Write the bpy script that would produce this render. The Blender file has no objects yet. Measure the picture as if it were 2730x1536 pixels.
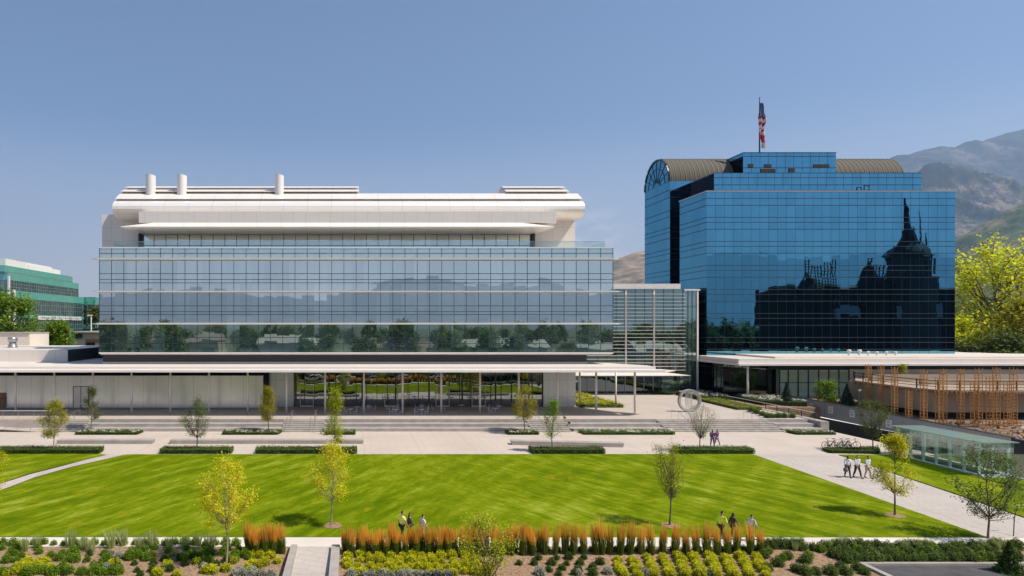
import bpy, bmesh, math, random
import numpy as np
from mathutils import Vector, Matrix, noise
S = bpy.context.scene
COL = S.collection
# ---------------------------------------------------------------- camera, sky, sun, exposure
F, CX, HZ, H = 1750.0, 940.0, 866.0, 12.2          # focal length (px of the 2730 px photo), vanishing point, eye height
cam = bpy.data.cameras.new('camera'); camo = bpy.data.objects.new('camera', cam); COL.objects.link(camo)
cam.sensor_width = 36; cam.lens = F * 36 / 2730
cam.shift_x = (1365 - CX) / 2730; cam.shift_y = (HZ - 768) / 2730
cam.clip_start = .5; cam.clip_end = 80000
camo.location = (0, 0, H); camo.rotation_euler = (math.radians(90), 0, 0); S.camera = camo
SUN = Vector((.68, -.30, 1)).normalized()
el = math.asin(SUN.z); az = math.atan2(SUN.x, SUN.y)
W = bpy.data.worlds.new('World'); S.world = W; W.use_nodes = True
wn = W.node_tree; bg = wn.nodes['Background']
sk = wn.nodes.new('ShaderNodeTexSky'); sk.sky_type = 'NISHITA'; sk.sun_disc = False
sk.sun_elevation = el; sk.sun_rotation = az; sk.altitude = 1400; sk.air_density = 1.0; sk.dust_density = 1.0; sk.ozone_density = 4.0
def _wn(t, **k):
    x = wn.nodes.new('ShaderNode' + t)
    for q, v in k.items(): setattr(x, q, v)
    return x
tc = _wn('TexCoord'); mpg = _wn('Mapping'); mpg.inputs['Scale'].default_value = (1, 1, 2.6); wn.links.new(tc.outputs['Generated'], mpg.inputs[0])
nz = _wn('TexNoise'); nz.inputs['Scale'].default_value = 7; nz.inputs['Detail'].default_value = 8; nz.inputs['Roughness'].default_value = .58; wn.links.new(mpg.outputs[0], nz.inputs['Vector'])
cr = _wn('ValToRGB'); cr.color_ramp.elements[0].position = .55; cr.color_ramp.elements[1].position = .72; wn.links.new(nz.outputs[0], cr.inputs[0])
sx = _wn('SeparateXYZ'); wn.links.new(tc.outputs['Generated'], sx.inputs[0])
mr = _wn('MapRange'); mr.inputs[1].default_value = .16; mr.inputs[2].default_value = .05; wn.links.new(sx.outputs[2], mr.inputs[0])
mm = _wn('Math', operation='MULTIPLY'); wn.links.new(cr.outputs[0], mm.inputs[0]); wn.links.new(mr.outputs[0], mm.inputs[1])
m2 = _wn('Math', operation='MULTIPLY'); wn.links.new(mm.outputs[0], m2.inputs[0]); m2.inputs[1].default_value = .95
hz_ = _wn('MapRange', interpolation_type='SMOOTHSTEP'); hz_.inputs[1].default_value = .30; hz_.inputs[2].default_value = -.02; hz_.inputs[4].default_value = 1.0; wn.links.new(sx.outputs[2], hz_.inputs[0])
m3 = _wn('Math', operation='MAXIMUM'); wn.links.new(m2.outputs[0], m3.inputs[0]); wn.links.new(hz_.outputs[0], m3.inputs[1])
cd = _wn('VectorMath', operation='DISTANCE'); nv = _wn('VectorMath', operation='NORMALIZE'); wn.links.new(tc.outputs['Generated'], nv.inputs[0]); wn.links.new(nv.outputs[0], cd.inputs[0]); cd.inputs[1].default_value = Vector((.350, 1, .120)).normalized()
cm = _wn('MapRange', interpolation_type='SMOOTHSTEP'); cm.inputs[1].default_value = .085; cm.inputs[2].default_value = .015; wn.links.new(cd.outputs['Value'], cm.inputs[0])
n2 = _wn('TexNoise'); n2.inputs['Scale'].default_value = 26; n2.inputs['Detail'].default_value = 7; wn.links.new(mpg.outputs[0], n2.inputs['Vector'])
c2 = _wn('ValToRGB'); c2.color_ramp.elements[0].position = .44; c2.color_ramp.elements[1].position = .58; wn.links.new(n2.outputs[0], c2.inputs[0])
cl = _wn('Math', operation='MULTIPLY'); wn.links.new(cm.outputs[0], cl.inputs[0]); wn.links.new(c2.outputs[0], cl.inputs[1])
ca = _wn('Math', operation='MULTIPLY_ADD'); wn.links.new(cl.outputs[0], ca.inputs[0]); ca.inputs[1].default_value = .45; wn.links.new(m3.outputs[0], ca.inputs[2]); m3 = ca
m4 = _wn('Math', operation='MULTIPLY_ADD'); wn.links.new(m2.outputs[0], m4.inputs[0]); m4.inputs[1].default_value = .6; wn.links.new(m3.outputs[0], m4.inputs[2])
mx = _wn('Mix', data_type='RGBA'); wn.links.new(m4.outputs[0], mx.inputs[0]); wn.links.new(sk.outputs[0], mx.inputs[6]); mx.inputs[7].default_value = (9.0, 8.5, 8.3, 1)
wn.links.new(mx.outputs[2], bg.inputs[0]); bg.inputs[1].default_value = .09
sl = bpy.data.lights.new('sun', 'SUN'); sl.energy = 4.3; sl.angle = math.radians(.5); sl.color = (1, .91, .775)
so = bpy.data.objects.new('sun', sl); COL.objects.link(so); so.rotation_euler = SUN.to_track_quat('Z', 'Y').to_euler()
S.view_settings.view_transform = 'Standard'; S.view_settings.look = 'None'; S.view_settings.exposure = 0.66; S.view_settings.gamma = 1
S.cycles.max_bounces = 7; S.cycles.transparent_max_bounces = 12; S.cycles.volume_bounces = 0
S.cycles.caustics_reflective = False; S.cycles.caustics_refractive = False; S.cycles.sample_clamp_indirect = 6

# ---------------------------------------------------------------- helpers
def PX(px, Y): return (px - CX) * Y / F
def PZ(py, Y): return H + (HZ - py) * Y / F
def YZ(py, z): return F * (H - z) / (py - HZ)
GP = [(-40000, -.75), (35.6, -.75), (37.5, -.5), (39.2, -.5), (62, 0), (40000, 0)]
def g(Y):
    for (a, za), (b, zb) in zip(GP, GP[1:]):
        if a <= Y <= b: return za + (zb - za) * (Y - a) / (b - a)
    return 0
def PG(px, py):
    Y = YZ(py, 0)
    for _ in range(30): Y = .5 * Y + .5 * YZ(py, g(Y))
    return Vector((PX(px, Y), Y, g(Y)))
def AT(px, py, z):
    Y = YZ(py, z); return Vector((PX(px, Y), Y, z))
def wloc(o):
    v = Vector((0, 0, 0))
    while o is not None: v = v + o.location; o = o.parent
    return v
def link(o, parent=None):
    COL.objects.link(o)
    if parent is not None: o.parent = parent
    return o
def tag(o, label=None, cat=None, group=None, kind=None):
    if label: o['label'] = label
    if cat: o['category'] = cat
    if group: o['group'] = group
    if kind: o['kind'] = kind
    return o
def T(name, label, cat, loc=(0, 0, 0), group=None):
    o = bpy.data.objects.new(name, None); o.location = loc; o.empty_display_size = .2
    return tag(link(o), label, cat, group)
class MB:
    def __init__(s): s.v = []; s.f = []; s.m = []; s.k = 0
    def face(s, pts):
        n = len(s.v); s.v += [tuple(p) for p in pts]; s.f.append(tuple(range(n, n + len(pts)))); s.m.append(s.k); return s
    def mesh(s, pts, faces):
        n = len(s.v); s.v += [tuple(p) for p in pts]
        for f in faces: s.f.append(tuple(i + n for i in f)); s.m.append(s.k)
        return s
    def box(s, x0, x1, y0, y1, z0, z1):
        p = [(x, y, z) for z in (z0, z1) for y in (y0, y1) for x in (x0, x1)]
        return s.mesh(p, [(0, 2, 3, 1), (4, 5, 7, 6), (0, 1, 5, 4), (2, 6, 7, 3), (0, 4, 6, 2), (1, 3, 7, 5)])
    def prism(s, poly, z0, z1):                       # ccw polygon of (x, y)
        n = len(poly); P = [(x, y, z0 if not callable(z0) else z0(x, y)) for x, y in poly] + [(x, y, z1 if not callable(z1) else z1(x, y)) for x, y in poly]
        return s.mesh(P, [tuple(range(n - 1, -1, -1)), tuple(range(n, 2 * n))] + [(i, (i + 1) % n, (i + 1) % n + n, i + n) for i in range(n)])
    def extx(s, prof, x0, x1):                        # (y, z) profile extruded along x
        n = len(prof); P = [(x0, y, z) for y, z in prof] + [(x1, y, z) for y, z in prof]
        return s.mesh(P, [tuple(range(n)), tuple(range(2 * n - 1, n - 1, -1))] + [(i, i + n, (i + 1) % n + n, (i + 1) % n) for i in range(n)])
    def tube(s, pts, r, n=6, cap=True):
        pts = [Vector(p) for p in pts]; rs = r if isinstance(r, (list, tuple)) else [r] * len(pts); base = len(s.v)
        for i, p in enumerate(pts):
            d = (pts[min(i + 1, len(pts) - 1)] - pts[max(i - 1, 0)]).normalized()
            u = d.orthogonal().normalized() if abs(d.z) < .95 else Vector((1, 0, 0)); u = (u - d * u.dot(d)).normalized(); w = d.cross(u)
            for k in range(n):
                a = 2 * math.pi * k / n; s.v.append(tuple(p + (u * math.cos(a) + w * math.sin(a)) * rs[i]))
        for i in range(len(pts) - 1):
            for k in range(n):
                a = base + i * n + k; b = base + i * n + (k + 1) % n
                s.f.append((a, b, b + n, a + n)); s.m.append(s.k)
        if cap:
            s.f.append(tuple(base + k for k in range(n - 1, -1, -1))); s.m.append(s.k)
            e = base + (len(pts) - 1) * n; s.f.append(tuple(e + k for k in range(n))); s.m.append(s.k)
        return s
    def lathe(s, prof, c=(0, 0, 0), n=16):
        base = len(s.v)
        for r, z in prof:
            for k in range(n):
                a = 2 * math.pi * k / n; s.v.append((c[0] + r * math.cos(a), c[1] + r * math.sin(a), c[2] + z))
        for i in range(len(prof) - 1):
            for k in range(n):
                a = base + i * n + k; b = base + i * n + (k + 1) % n; s.f.append((a, b, b + n, a + n)); s.m.append(s.k)
        e = base + (len(prof) - 1) * n
        s.f.append(tuple(e + k for k in range(n))); s.m.append(s.k); s.f.append(tuple(base + k for k in range(n - 1, -1, -1))); s.m.append(s.k)
        return s
    def build(s, name, mats, parent=None, smooth=False, local=False):
        me = bpy.data.meshes.new(name); off = Vector((0, 0, 0)) if local or parent is None else wloc(parent)
        v = np.array(s.v, dtype=float) - np.array(off); me.from_pydata(v.tolist(), [], s.f)
        for m in (mats if isinstance(mats, (list, tuple)) else [mats]): me.materials.append(m)
        if any(s.m): me.polygons.foreach_set('material_index', s.m)
        if smooth: me.polygons.foreach_set('use_smooth', [True] * len(s.f))
        me.update(); return link(bpy.data.objects.new(name, me), parent)
def struct(name, mb, m, label=None):
    o = mb.build(name, m); return tag(o, label, None, None, 'structure')
def copytree(o, loc, parent=None, rz=None, sc=None):
    c = o.copy(); COL.objects.link(c)
    if parent is not None: c.parent = parent
    else:
        c.location = loc
        if rz is not None: c.rotation_euler = (0, 0, rz)
        if sc is not None: c.scale = (sc, sc, sc) if not isinstance(sc, tuple) else sc
    for ch in o.children: copytree(ch, None, c)
    return c
# ---------------------------------------------------------------- materials
class N:
    def __init__(s, name):
        s.m = bpy.data.materials.new(name); s.m.use_nodes = True; s.t = s.m.node_tree; s.t.nodes.clear()
        s.out = s.n('OutputMaterial')
    def n(s, typ, **kw):
        x = s.t.nodes.new('ShaderNode' + typ)
        for k, v in kw.items(): setattr(x, k, v)
        return x
    def l(s, a, b): s.t.links.new(a, b)
    def set(s, sock, v):
        if hasattr(v, 'is_output'): s.l(v, sock)
        else: sock.default_value = v
    def math(s, op, a, b=0.0, c=None):
        x = s.n('Math', operation=op); s.set(x.inputs[0], a); s.set(x.inputs[1], b)
        if c is not None: s.set(x.inputs[2], c)
        return x.outputs[0]
    def vec(s, op, a, b=(0, 0, 0)):
        x = s.n('VectorMath', operation=op); s.set(x.inputs[0], a)
        if op == 'SCALE': s.set(x.inputs[3], b)
        else: s.set(x.inputs[1], b)
        return x.outputs[0]
    def mix(s, f, a, b):
        x = s.n('Mix', data_type='RGBA'); s.set(x.inputs[0], f); s.set(x.inputs[6], c4(a)); s.set(x.inputs[7], c4(b)); return x.outputs[2]
    def pos(s, obj=True):
        return s.n('TexCoord').outputs['Object'] if obj else s.n('NewGeometry').outputs['Position']
    def noise(s, vec, scale, detail=4, rough=.55, dist=0):
        x = s.n('TexNoise'); x.inputs['Scale'].default_value = scale; x.inputs['Detail'].default_value = detail; x.inputs['Roughness'].default_value = rough
        x.inputs['Distortion'].default_value = dist; s.l(vec, x.inputs['Vector']); return x
    def ramp(s, f, stops):
        x = s.n('ValToRGB'); cr = x.color_ramp
        while len(cr.elements) < len(stops): cr.elements.new(.5)
        for e, (p, c) in zip(cr.elements, stops): e.position = p; e.color = c4(c)
        s.l(f, x.inputs[0]); return x.outputs[0]
    def pr(s, col, rough=.5, metal=0, spec=.5, normal=None, **kw):
        x = s.n('BsdfPrincipled'); s.set(x.inputs['Base Color'], c4(col)); s.set(x.inputs['Roughness'], rough); s.set(x.inputs['Metallic'], metal)
        x.inputs['Specular IOR Level'].default_value = spec
        if normal is not None: s.l(normal, x.inputs['Normal'])
        for k, v in kw.items(): s.set(x.inputs[k], v)
        return x.outputs[0]
    def bump(s, h, strength=.2, dist=.05):
        x = s.n('Bump'); x.inputs['Strength'].default_value = strength; x.inputs['Distance'].default_value = dist; s.l(h, x.inputs['Height']); return x.outputs[0]
    def done(s, sh): s.l(sh, s.out.inputs[0]); return s.m
    def mixs(s, f, a, b):
        x = s.n('MixShader'); s.set(x.inputs[0], f); s.l(a, x.inputs[1]); s.l(b, x.inputs[2]); return x.outputs[0]
def c4(c):
    if hasattr(c, 'is_output'): return c
    return (c[0], c[1], c[2], 1) if not isinstance(c, (int, float)) else (c, c, c, 1)
def plain(name, col, rough=.55, metal=0, var=.12, scale=1.5, spec=.4, bump=0):
    n = N(name); p = n.pos(); t = n.noise(p, scale, 6)
    a = tuple(x * (1 - var) for x in col); b = tuple(min(1, x * (1 + var)) for x in col)
    c = n.ramp(t.outputs[0], [(.3, a), (.7, b)])
    nm = n.bump(n.noise(p, scale * 8, 4).outputs[0], bump, .02) if bump else None
    return n.done(n.pr(c, rough, metal, spec, nm))
def lines(n, co, size, off, w):                        # 1 on joint lines of a regular grid along one axis
    f = n.math('FRACT', n.math('DIVIDE', n.math('SUBTRACT', co, off), size)); return n.math('LESS_THAN', f, w / size)
def panel(name, col, sx=None, sz=None, x0=0, z0=0, w=.03, dark=.45, rough=.45, metal=0, var=.05, axis='X', spec=.4):
    n = N(name); p = n.pos(False); xyz = n.n('SeparateXYZ'); n.l(p, xyz.inputs[0])
    t = n.noise(p, .4, 5); c = n.mix(t.outputs[0], tuple(x * (1 - var) for x in col), tuple(min(1, x * (1 + var)) for x in col))
    m = None
    for sz_, o_, a_ in ((sx, x0, axis), (sz, z0, 'Z')):
        if sz_:
            q = lines(n, xyz.outputs[a_], sz_, o_, w); m = q if m is None else n.math('MAXIMUM', m, q)
    if m is not None: c = n.mix(m, c, tuple(x * dark for x in col))
    return n.done(n.pr(c, rough, metal, spec))
def mirror_glass(name, tint, base, cell, amt=.004, wav=.004, wscale=.35, blinds=0, bcol=(.5, .55, .55), rough=.01, glossy=.8, off=(0, 0, 0)):
    n = N(name); p = n.vec('ADD', n.pos(False), off); geo = n.n('NewGeometry')
    q = n.vec('FLOOR', n.vec('DIVIDE', p, cell)); wnz = n.n('TexWhiteNoise'); n.l(q, wnz.inputs[0])
    d = n.vec('SCALE', n.vec('SUBTRACT', wnz.outputs['Color'], (.5, .5, .5)), amt)
    ns = n.noise(n.vec('ADD', p, n.vec('SCALE', wnz.outputs['Color'], 7.0)), wscale, 2, .5, .6)
    d2 = n.vec('SCALE', n.vec('SUBTRACT', ns.outputs['Color'], (.5, .5, .5)), wav)
    nm = n.vec('NORMALIZE', n.vec('ADD', n.vec('ADD', geo.outputs['Normal'], d), d2))
    b = base
    if blinds:
        w2 = n.n('TexWhiteNoise'); n.l(n.vec('ADD', q, (3.3, 1.7, 9.1)), w2.inputs[0])
        b = n.mix(n.math('MULTIPLY', n.math('POWER', w2.outputs[0], 2.0), blinds), base, bcol)
    df = n.pr(b, .6, 0, 0)
    gl = n.n('BsdfGlossy'); tv = n.mix(wnz.outputs[0], tuple(x * .94 for x in tint), tuple(min(1, x * 1.06) for x in tint))
    n.l(tv, gl.inputs[0]); gl.inputs['Roughness'].default_value = rough; n.l(nm, gl.inputs['Normal'])
    return n.done(n.mixs(glossy, df, gl.outputs[0]))
def leafmat(name, cols, trans=.35, rough=.6):
    n = N(name); geo = n.n('NewGeometry'); oi = n.n('ObjectInfo')
    k = len(cols); c = n.ramp(geo.outputs['Random Per Island'], [(i / max(1, k - 1), x) for i, x in enumerate(cols)])
    hs = n.n('HueSaturation'); n.l(c, hs.inputs['Color']); n.set(hs.inputs['Value'], n.math('ADD', .85, n.math('MULTIPLY', oi.outputs['Random'], .3)))
    a = n.pr(hs.outputs[0], rough, 0, .25); tr = n.n('BsdfTranslucent'); n.l(hs.outputs[0], tr.inputs[0])
    return n.done(n.mixs(trans, a, tr.outputs[0]))
def paving(name, col, bx=1.2, by=.6, var=.1, rot=0, mortar=.6):
    n = N(name); mp = n.n('Mapping'); mp.inputs['Rotation'].default_value = (0, 0, rot); n.l(n.pos(False), mp.inputs[0])
    br = n.n('TexBrick'); n.l(mp.outputs[0], br.inputs[0]); br.inputs['Scale'].default_value = 1; br.inputs['Brick Width'].default_value = bx; br.inputs['Row Height'].default_value = by
    br.inputs['Mortar Size'].default_value = .022; br.inputs['Color1'].default_value = c4(tuple(x * (1 - var * .5) for x in col)); br.inputs['Color2'].default_value = c4(tuple(x * (1 + var * .5) for x in col))
    br.inputs['Mortar'].default_value = c4(tuple(x * mortar for x in col)); br.inputs['Bias'].default_value = 0
    t = n.noise(n.pos(False), .22, 6, .6); t2 = n.noise(n.pos(False), 3, 4)
    c = n.mix(n.math('MULTIPLY', n.math('POWER', t.outputs[0], 2.0), 1.6), br.outputs[0], tuple(x * .74 for x in col)); c = n.mix(n.math('MULTIPLY', t2.outputs[0], .3), c, tuple(x * 1.12 for x in col))
    xy = n.n('SeparateXYZ'); n.l(n.pos(False), xy.inputs[0]); j = n.math('MAXIMUM', lines(n, xy.outputs[0], 5.4, 1.1, .07), lines(n, xy.outputs[1], 5.4, 1.3, .07)); c = n.mix(n.math('MULTIPLY', j, .5), c, tuple(x * .55 for x in col))
    sp = n.noise(n.pos(False), .9, 8, .7); c = n.mix(n.math('MULTIPLY', n.math('GREATER_THAN', sp.outputs[0], .62), .22), c, tuple(x * .6 for x in col))
    return n.done(n.pr(c, .75, 0, .3, n.bump(t2.outputs[0], .15, .02)))
def grassmat(name):
    n = N(name); p = n.pos(False); xyz = n.n('SeparateXYZ'); n.l(p, xyz.inputs[0])
    def st(rot, sc, s1, s2, det=5):
        mp = n.n('Mapping'); mp.vector_type = 'TEXTURE'; mp.inputs['Rotation'].default_value = (0, 0, rot); mp.inputs['Scale'].default_value = (1 / s1, 1 / s2, 1); n.l(p, mp.inputs[0])
        return n.noise(mp.outputs[0], sc, det, .62).outputs[0]
    big = st(0, 1, .07, .12); fine = st(0, 1, 4, 9); tuft = st(math.radians(30), 1, 1.1, 2.4)
    lf = n.math('ADD', n.math('MULTIPLY', st(math.radians(57), 1, .22, .9), .6), n.math('MULTIPLY', st(math.radians(64), 1, .6, 2.2), .4))
    rt = n.math('ADD', n.math('MULTIPLY', st(math.radians(-60), 1, .22, .9), .6), n.math('MULTIPLY', st(math.radians(-52), 1, .6, 2.4), .4))
    w = n.math('ADD', n.math('MULTIPLY', xyz.outputs[0], .06), n.math('MULTIPLY', n.math('SUBTRACT', big, .5), 2.5)); w.node.use_clamp = True
    m = n.math('ADD', n.math('MULTIPLY', lf, n.math('SUBTRACT', 1.0, w)), n.math('MULTIPLY', rt, w))
    f = n.math('ADD', n.math('MULTIPLY', m, .58), n.math('ADD', n.math('MULTIPLY', big, .16), n.math('ADD', n.math('MULTIPLY', fine, .14), n.math('MULTIPLY', tuft, .12))))
    sw = n.math('SINE', n.math('MULTIPLY', n.math('ADD', n.math('MULTIPLY', xyz.outputs[0], .80), n.math('MULTIPLY', xyz.outputs[1], -.60)), 2.9)); f = n.math('ADD', f, n.math('MULTIPLY', sw, .014))
    col = n.ramp(f, [(.40, GR[0]), (.48, GR[1]), (.535, GR[2]), (.62, GR[3])])
    dry = n.math('MULTIPLY', n.math('GREATER_THAN', n.noise(p, .35, 6, .7).outputs[0], .62), n.math('MULTIPLY', fine, .7)); col = n.mix(dry, col, (.32, .25, .012))
    return n.done(n.pr(col, .9, 0, .02, n.bump(n.math('ADD', fine, tuft), .6, .06)))
GR = [(.072, .125, .001), (.122, .172, .002), (.178, .228, .006), (.30, .34, .05)]
M = {}
M['white'] = plain('white_paint', (.80, .745, .69), .4, 0, .04, .5)
M['whitemetal'] = panel('white_metal', (.86, .80, .735), 3.26, None, .3, 0, w=.05, dark=.72, rough=.38, metal=.2, var=.05)
M['offwhite'] = plain('pale_membrane', (.68, .61, .535), .7, 0, .08, .3)
M['fascia'] = panel('fascia_panels', (.70, .635, .575), 3.2, None, .4, w=.02, dark=.6, var=.04)
M['louvre'] = panel('dark_louvre', (.075, .07, .065), None, .09, w=.035, dark=.35, rough=.5)
M['mull2'] = plain('slim_mullion', (.085, .10, .11), .4, .3, .05)
M['mull'] = plain('mullion_metal', (.045, .055, .065), .4, .3, .05)
M['wallpanel'] = panel('white_wall_panels', (.76, .70, .645), 1.66, 1.9, .35, 24.2, w=.04, dark=.72)
M['curtain'] = mirror_glass('curtain_glass', (.745, .81, .80), (.10, .12, .12), (1.613, 50, 4.14), .005, .007, .3, .3, (.5, .55, .55), glossy=.82, off=(34.0, 0, 3.19))
M['curtainlow'] = mirror_glass('clear_low_glass', (.62, .74, .70), (.05, .10, .085), (1.613, 50, 4.14), .006, .009, .3, .6, (.26, .42, .36), glossy=.6, off=(34.0, 0, 3.19))
M['spandrel'] = mirror_glass('spandrel_glass', (.74, .84, .85), (.30, .37, .37), (1.613, 50, .9), .002, .002, glossy=.55, off=(34.0, 0, 0))
M['cafe'] = mirror_glass('cafe_glass', (.40, .43, .44), (.008, .01, .012), (1.6, 50, 50), .006, .008, .5, glossy=.82)
M['towerg'] = mirror_glass('blue_tower_glass', (.125, .36, .50), (.004, .008, .018), (1.5, 1.5, 3.98), .006, .007, .3, glossy=.93)
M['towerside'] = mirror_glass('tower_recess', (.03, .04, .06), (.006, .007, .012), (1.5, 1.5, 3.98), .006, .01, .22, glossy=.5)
M['linkg'] = mirror_glass('link_glass', (.44, .58, .54), (.04, .075, .065), (1.55, 50, 2.4), .008, .008, .4, .25, (.25, .33, .3), glossy=.75)
M['greeng'] = mirror_glass('green_fritted_glass', (.30, .38, .33), (.48, .64, .47), (1.6, 50, 50), .005, .005, .5, .3, (.6, .72, .58), glossy=.25)
M['darkg'] = mirror_glass('dark_glass', (.16, .2, .22), (.008, .01, .013), (1.7, 50, 50), .008, .01, .5, glossy=.8)
def gloss_panel(name, col, sx, sz, x0, z0, w, gl=.3, rg=.12):
    m = panel(name, col, sx, sz, x0, z0, w, dark=.35, rough=.5, var=.04); t = m.node_tree; o = [q for q in t.nodes if q.type == 'OUTPUT_MATERIAL'][0]; s = o.inputs[0].links[0].from_socket
    g_ = t.nodes.new('ShaderNodeBsdfGlossy'); g_.inputs['Roughness'].default_value = rg; g_.inputs[0].default_value = (.9, .92, .9, 1); k = t.nodes.new('ShaderNodeMixShader'); k.inputs[0].default_value = gl
    t.links.new(s, k.inputs[1]); t.links.new(g_.outputs[0], k.inputs[2]); t.links.new(k.outputs[0], o.inputs[0]); return m
M['trans'] = gloss_panel('translucent_panel', (.86, .85, .80), 1.648, None, .42, 0, .035, .5, .2)
M['pier'] = gloss_panel('grey_wall_panel', (.62, .62, .59), 1.33, 2.3, .1, 2.35, .035, .4, .25)
M['pave'] = paving('plaza_paving', (.59, .505, .43), 1.8, .6, .06)
M['terr'] = paving('terrace_paving', (.52, .455, .395), .6, 1.8, .06, 0, .8)
M['walk'] = paving('walkway_paving', (.52, .46, .41), 1.2, .6, .07, .4)
M['conc'] = plain('concrete', (.37, .335, .30), .8, 0, .14, 1.2, .2, .2)
M['concd'] = plain('grey_concrete', (.235, .225, .215), .8, 0, .12, .8, .2, .2)
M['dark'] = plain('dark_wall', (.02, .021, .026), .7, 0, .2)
M['lawn'] = grassmat('lawn_grass')
M['mulch'] = plain('bark_mulch', (.30, .20, .125), .95, 0, .5, 7, .1, .8)
M['ground'] = plain('bare_ground', (.10, .105, .07), .95, 0, .3, .02, .1)
M['asphalt'] = plain('asphalt', (.085, .082, .085), .9, 0, .2, 1.2, .2, .3)
M['steel'] = plain('steel', (.45, .44, .43), .35, .8, .08)
M['black'] = plain('black_metal', (.015, .015, .017), .5, .2, .1)
M['orange'] = plain('orange_paint', (.42, .20, .05), .6, 0, .3, 3)
M['tan'] = panel('tan_concrete', (.37, .285, .205), 1.9, .6, 0, 2.0, w=.02, dark=.8, rough=.8, var=.12)
M['brown'] = plain('debris', (.25, .16, .10), .95, 0, .6, 3, .1)
M['bark'] = plain('bark', (.16, .12, .09), .9, 0, .3, 9, .1)
M['barkpale'] = plain('pale_bark', (.34, .27, .21), .9, 0, .25, 9, .1)
M['vent'] = plain('vent_louvre', (.05, .035, .025), .8, 0, .2)
M['tmull'] = plain('blue_joint', (.03, .07, .10), .3, .5, .05)
M['copper'] = panel('seamed_roof', (.155, .14, .115), .9, None, 0, w=.16, dark=.7, rough=.8, metal=0, spec=.1)
# ================================================================ GROUND
xs = [-29500, -60, 54.9, 63.8, 29500]; ys = [-29500, 35.6, 37.5, 39.2, 62, 97, 29500]
b = MB()
for i in range(len(xs) - 1):
    for j in range(len(ys) - 1):
        if i == 2 and ys[j] == 62: continue                       # the sunken ramp
        if j == 0: pass
        b.face([(xs[a], ys[c], g(ys[c]) - .03) for a, c in ((i, j), (i + 1, j), (i + 1, j + 1), (i, j + 1))])
struct('ground', b, M['ground'])
b = MB(); b.face([(54.9, 62, -4), (63.8, 62, -4), (63.8, 97, -4), (54.9, 97, -4)])
struct('ramp_floor', b, M['dark'])
def sheet(name, poly, m, dz, ng=1):
    """flat-draped sheet: polygon cut along the slope breaks"""
    bm = bmesh.new(); vs = [bm.verts.new((x, y, 0)) for x, y in poly]; bm.faces.new(vs)
    for Y, _ in GP[1:-1]:
        bmesh.ops.bisect_plane(bm, geom=bm.verts[:] + bm.edges[:] + bm.faces[:], plane_co=(0, Y, 0), plane_no=(0, 1, 0))
    for v in bm.verts: v.co.z = g(v.co.y) + dz
    bm.normal_update()
    for f in bm.faces:
        if f.normal.z < 0: f.normal_flip()
    me = bpy.data.meshes.new(name); bm.to_mesh(me); bm.free(); me.materials.append(m)
    return tag(link(bpy.data.objects.new(name, me)), None, None, None, 'structure')
sheet('plaza', [(-90, 61.5), (45, 61.5), (54.8, 61.5), (54.8, 77.7), (-90, 77.7)], M['pave'], .004)
sheet('lawn', [PG(340, 1212).xy, PG(190, 1247).xy, PG(95, 1274).xy, PG(0, 1310).xy, PG(-120, 1362).xy, (-31, 39.3), (-10, 39.2), (37.9, 39.16), (37.8, 50), (37.7, 61.6), (37.4, 61.85)], M['lawn'], .03)
sheet('lawn', [PG(-260, 1206).xy, PG(-300, 1420).xy, PG(-120, 1334).xy, PG(0, 1289).xy, PG(80, 1263).xy, PG(163, 1242).xy, PG(285, 1213.5).xy, PG(264, 1210).xy, PG(0, 1206).xy], M['lawn'], .028)
sheet('path', [PG(285, 1211).xy, PG(340, 1211).xy, PG(190, 1245).xy, PG(95, 1272).xy, PG(0, 1308).xy, PG(-130, 1364).xy, (-33, 39.4), (-42, 39.4), PG(-140, 1338).xy, PG(0, 1291).xy, PG(80, 1265).xy, PG(163, 1244).xy][::-1], M['walk'], .012)
sheet('walkway', [(37.2, 61.8), (37.5, 61.5), (37.6, 50), (37.7, 39.1), (43.4, 39.1), (44.3, 47.6), (45.5, 61.8)], M['walk'], .016)
sheet('walkway', [(43.3, 39.1), (70, 39.1), (70, 42), (43.6, 42)], M['walk'], .02)
sheet('lawn', [(45.6, 61.6), (45.5, 60.5), (44.5, 47.7), (43.9, 42.1), (70, 42.1), (60, 49), (51.0, 53.5), (51.0, 61.6)], M['lawn'], .034)
sheet('path', [(-60, 37.55), (60, 37.55), (60, 39.22), (-60, 39.22)], M['offwhite'], .01)
sheet('planting_soil', [(-60, 28), (27.3, 28), (27.3, 35.5), (60, 35.5), (60, 37.54), (-60, 37.54)], M['mulch'], .006)
sheet('parking_lot', [(27.6, 26), (90, 26), (90, 35.25), (27.6, 35.25)], M['asphalt'], .012)
b = MB(); b.box(27.3, 90, 35.25, 35.49, -.9, -.62); b.box(27.3, 27.598, 26, 35.248, -.9, -.623)
tag(b.build('kerb', M['conc']), None, None, None, 'structure')
sheet('road', [(-800, -30), (800, -30), (800, 23), (-800, 23)], M['asphalt'], .008)
# entry walk in the planting with its two low walls
b = MB(); b.mesh([(-3.14, 37.54, -.48), (-1.19, 37.54, -.48), (-1.19, 31, -.70), (-3.14, 31, -.70)], [(0, 3, 2, 1)])
struct('entrance_walk', b, M['walk'])
for x0, x1, lab in ((-3.49, -3.14, 'low pale concrete wall on the west side of the paved walk'), (-1.19, -.72, 'low pale concrete wall on the east side of the paved walk, dark inner face')):
    o = MB().box(x0, x1, 31, 37.3, -.9, -.28).build('low_wall', M['conc']); tag(o, lab, 'wall', 'low walls beside the garden walk')
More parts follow.
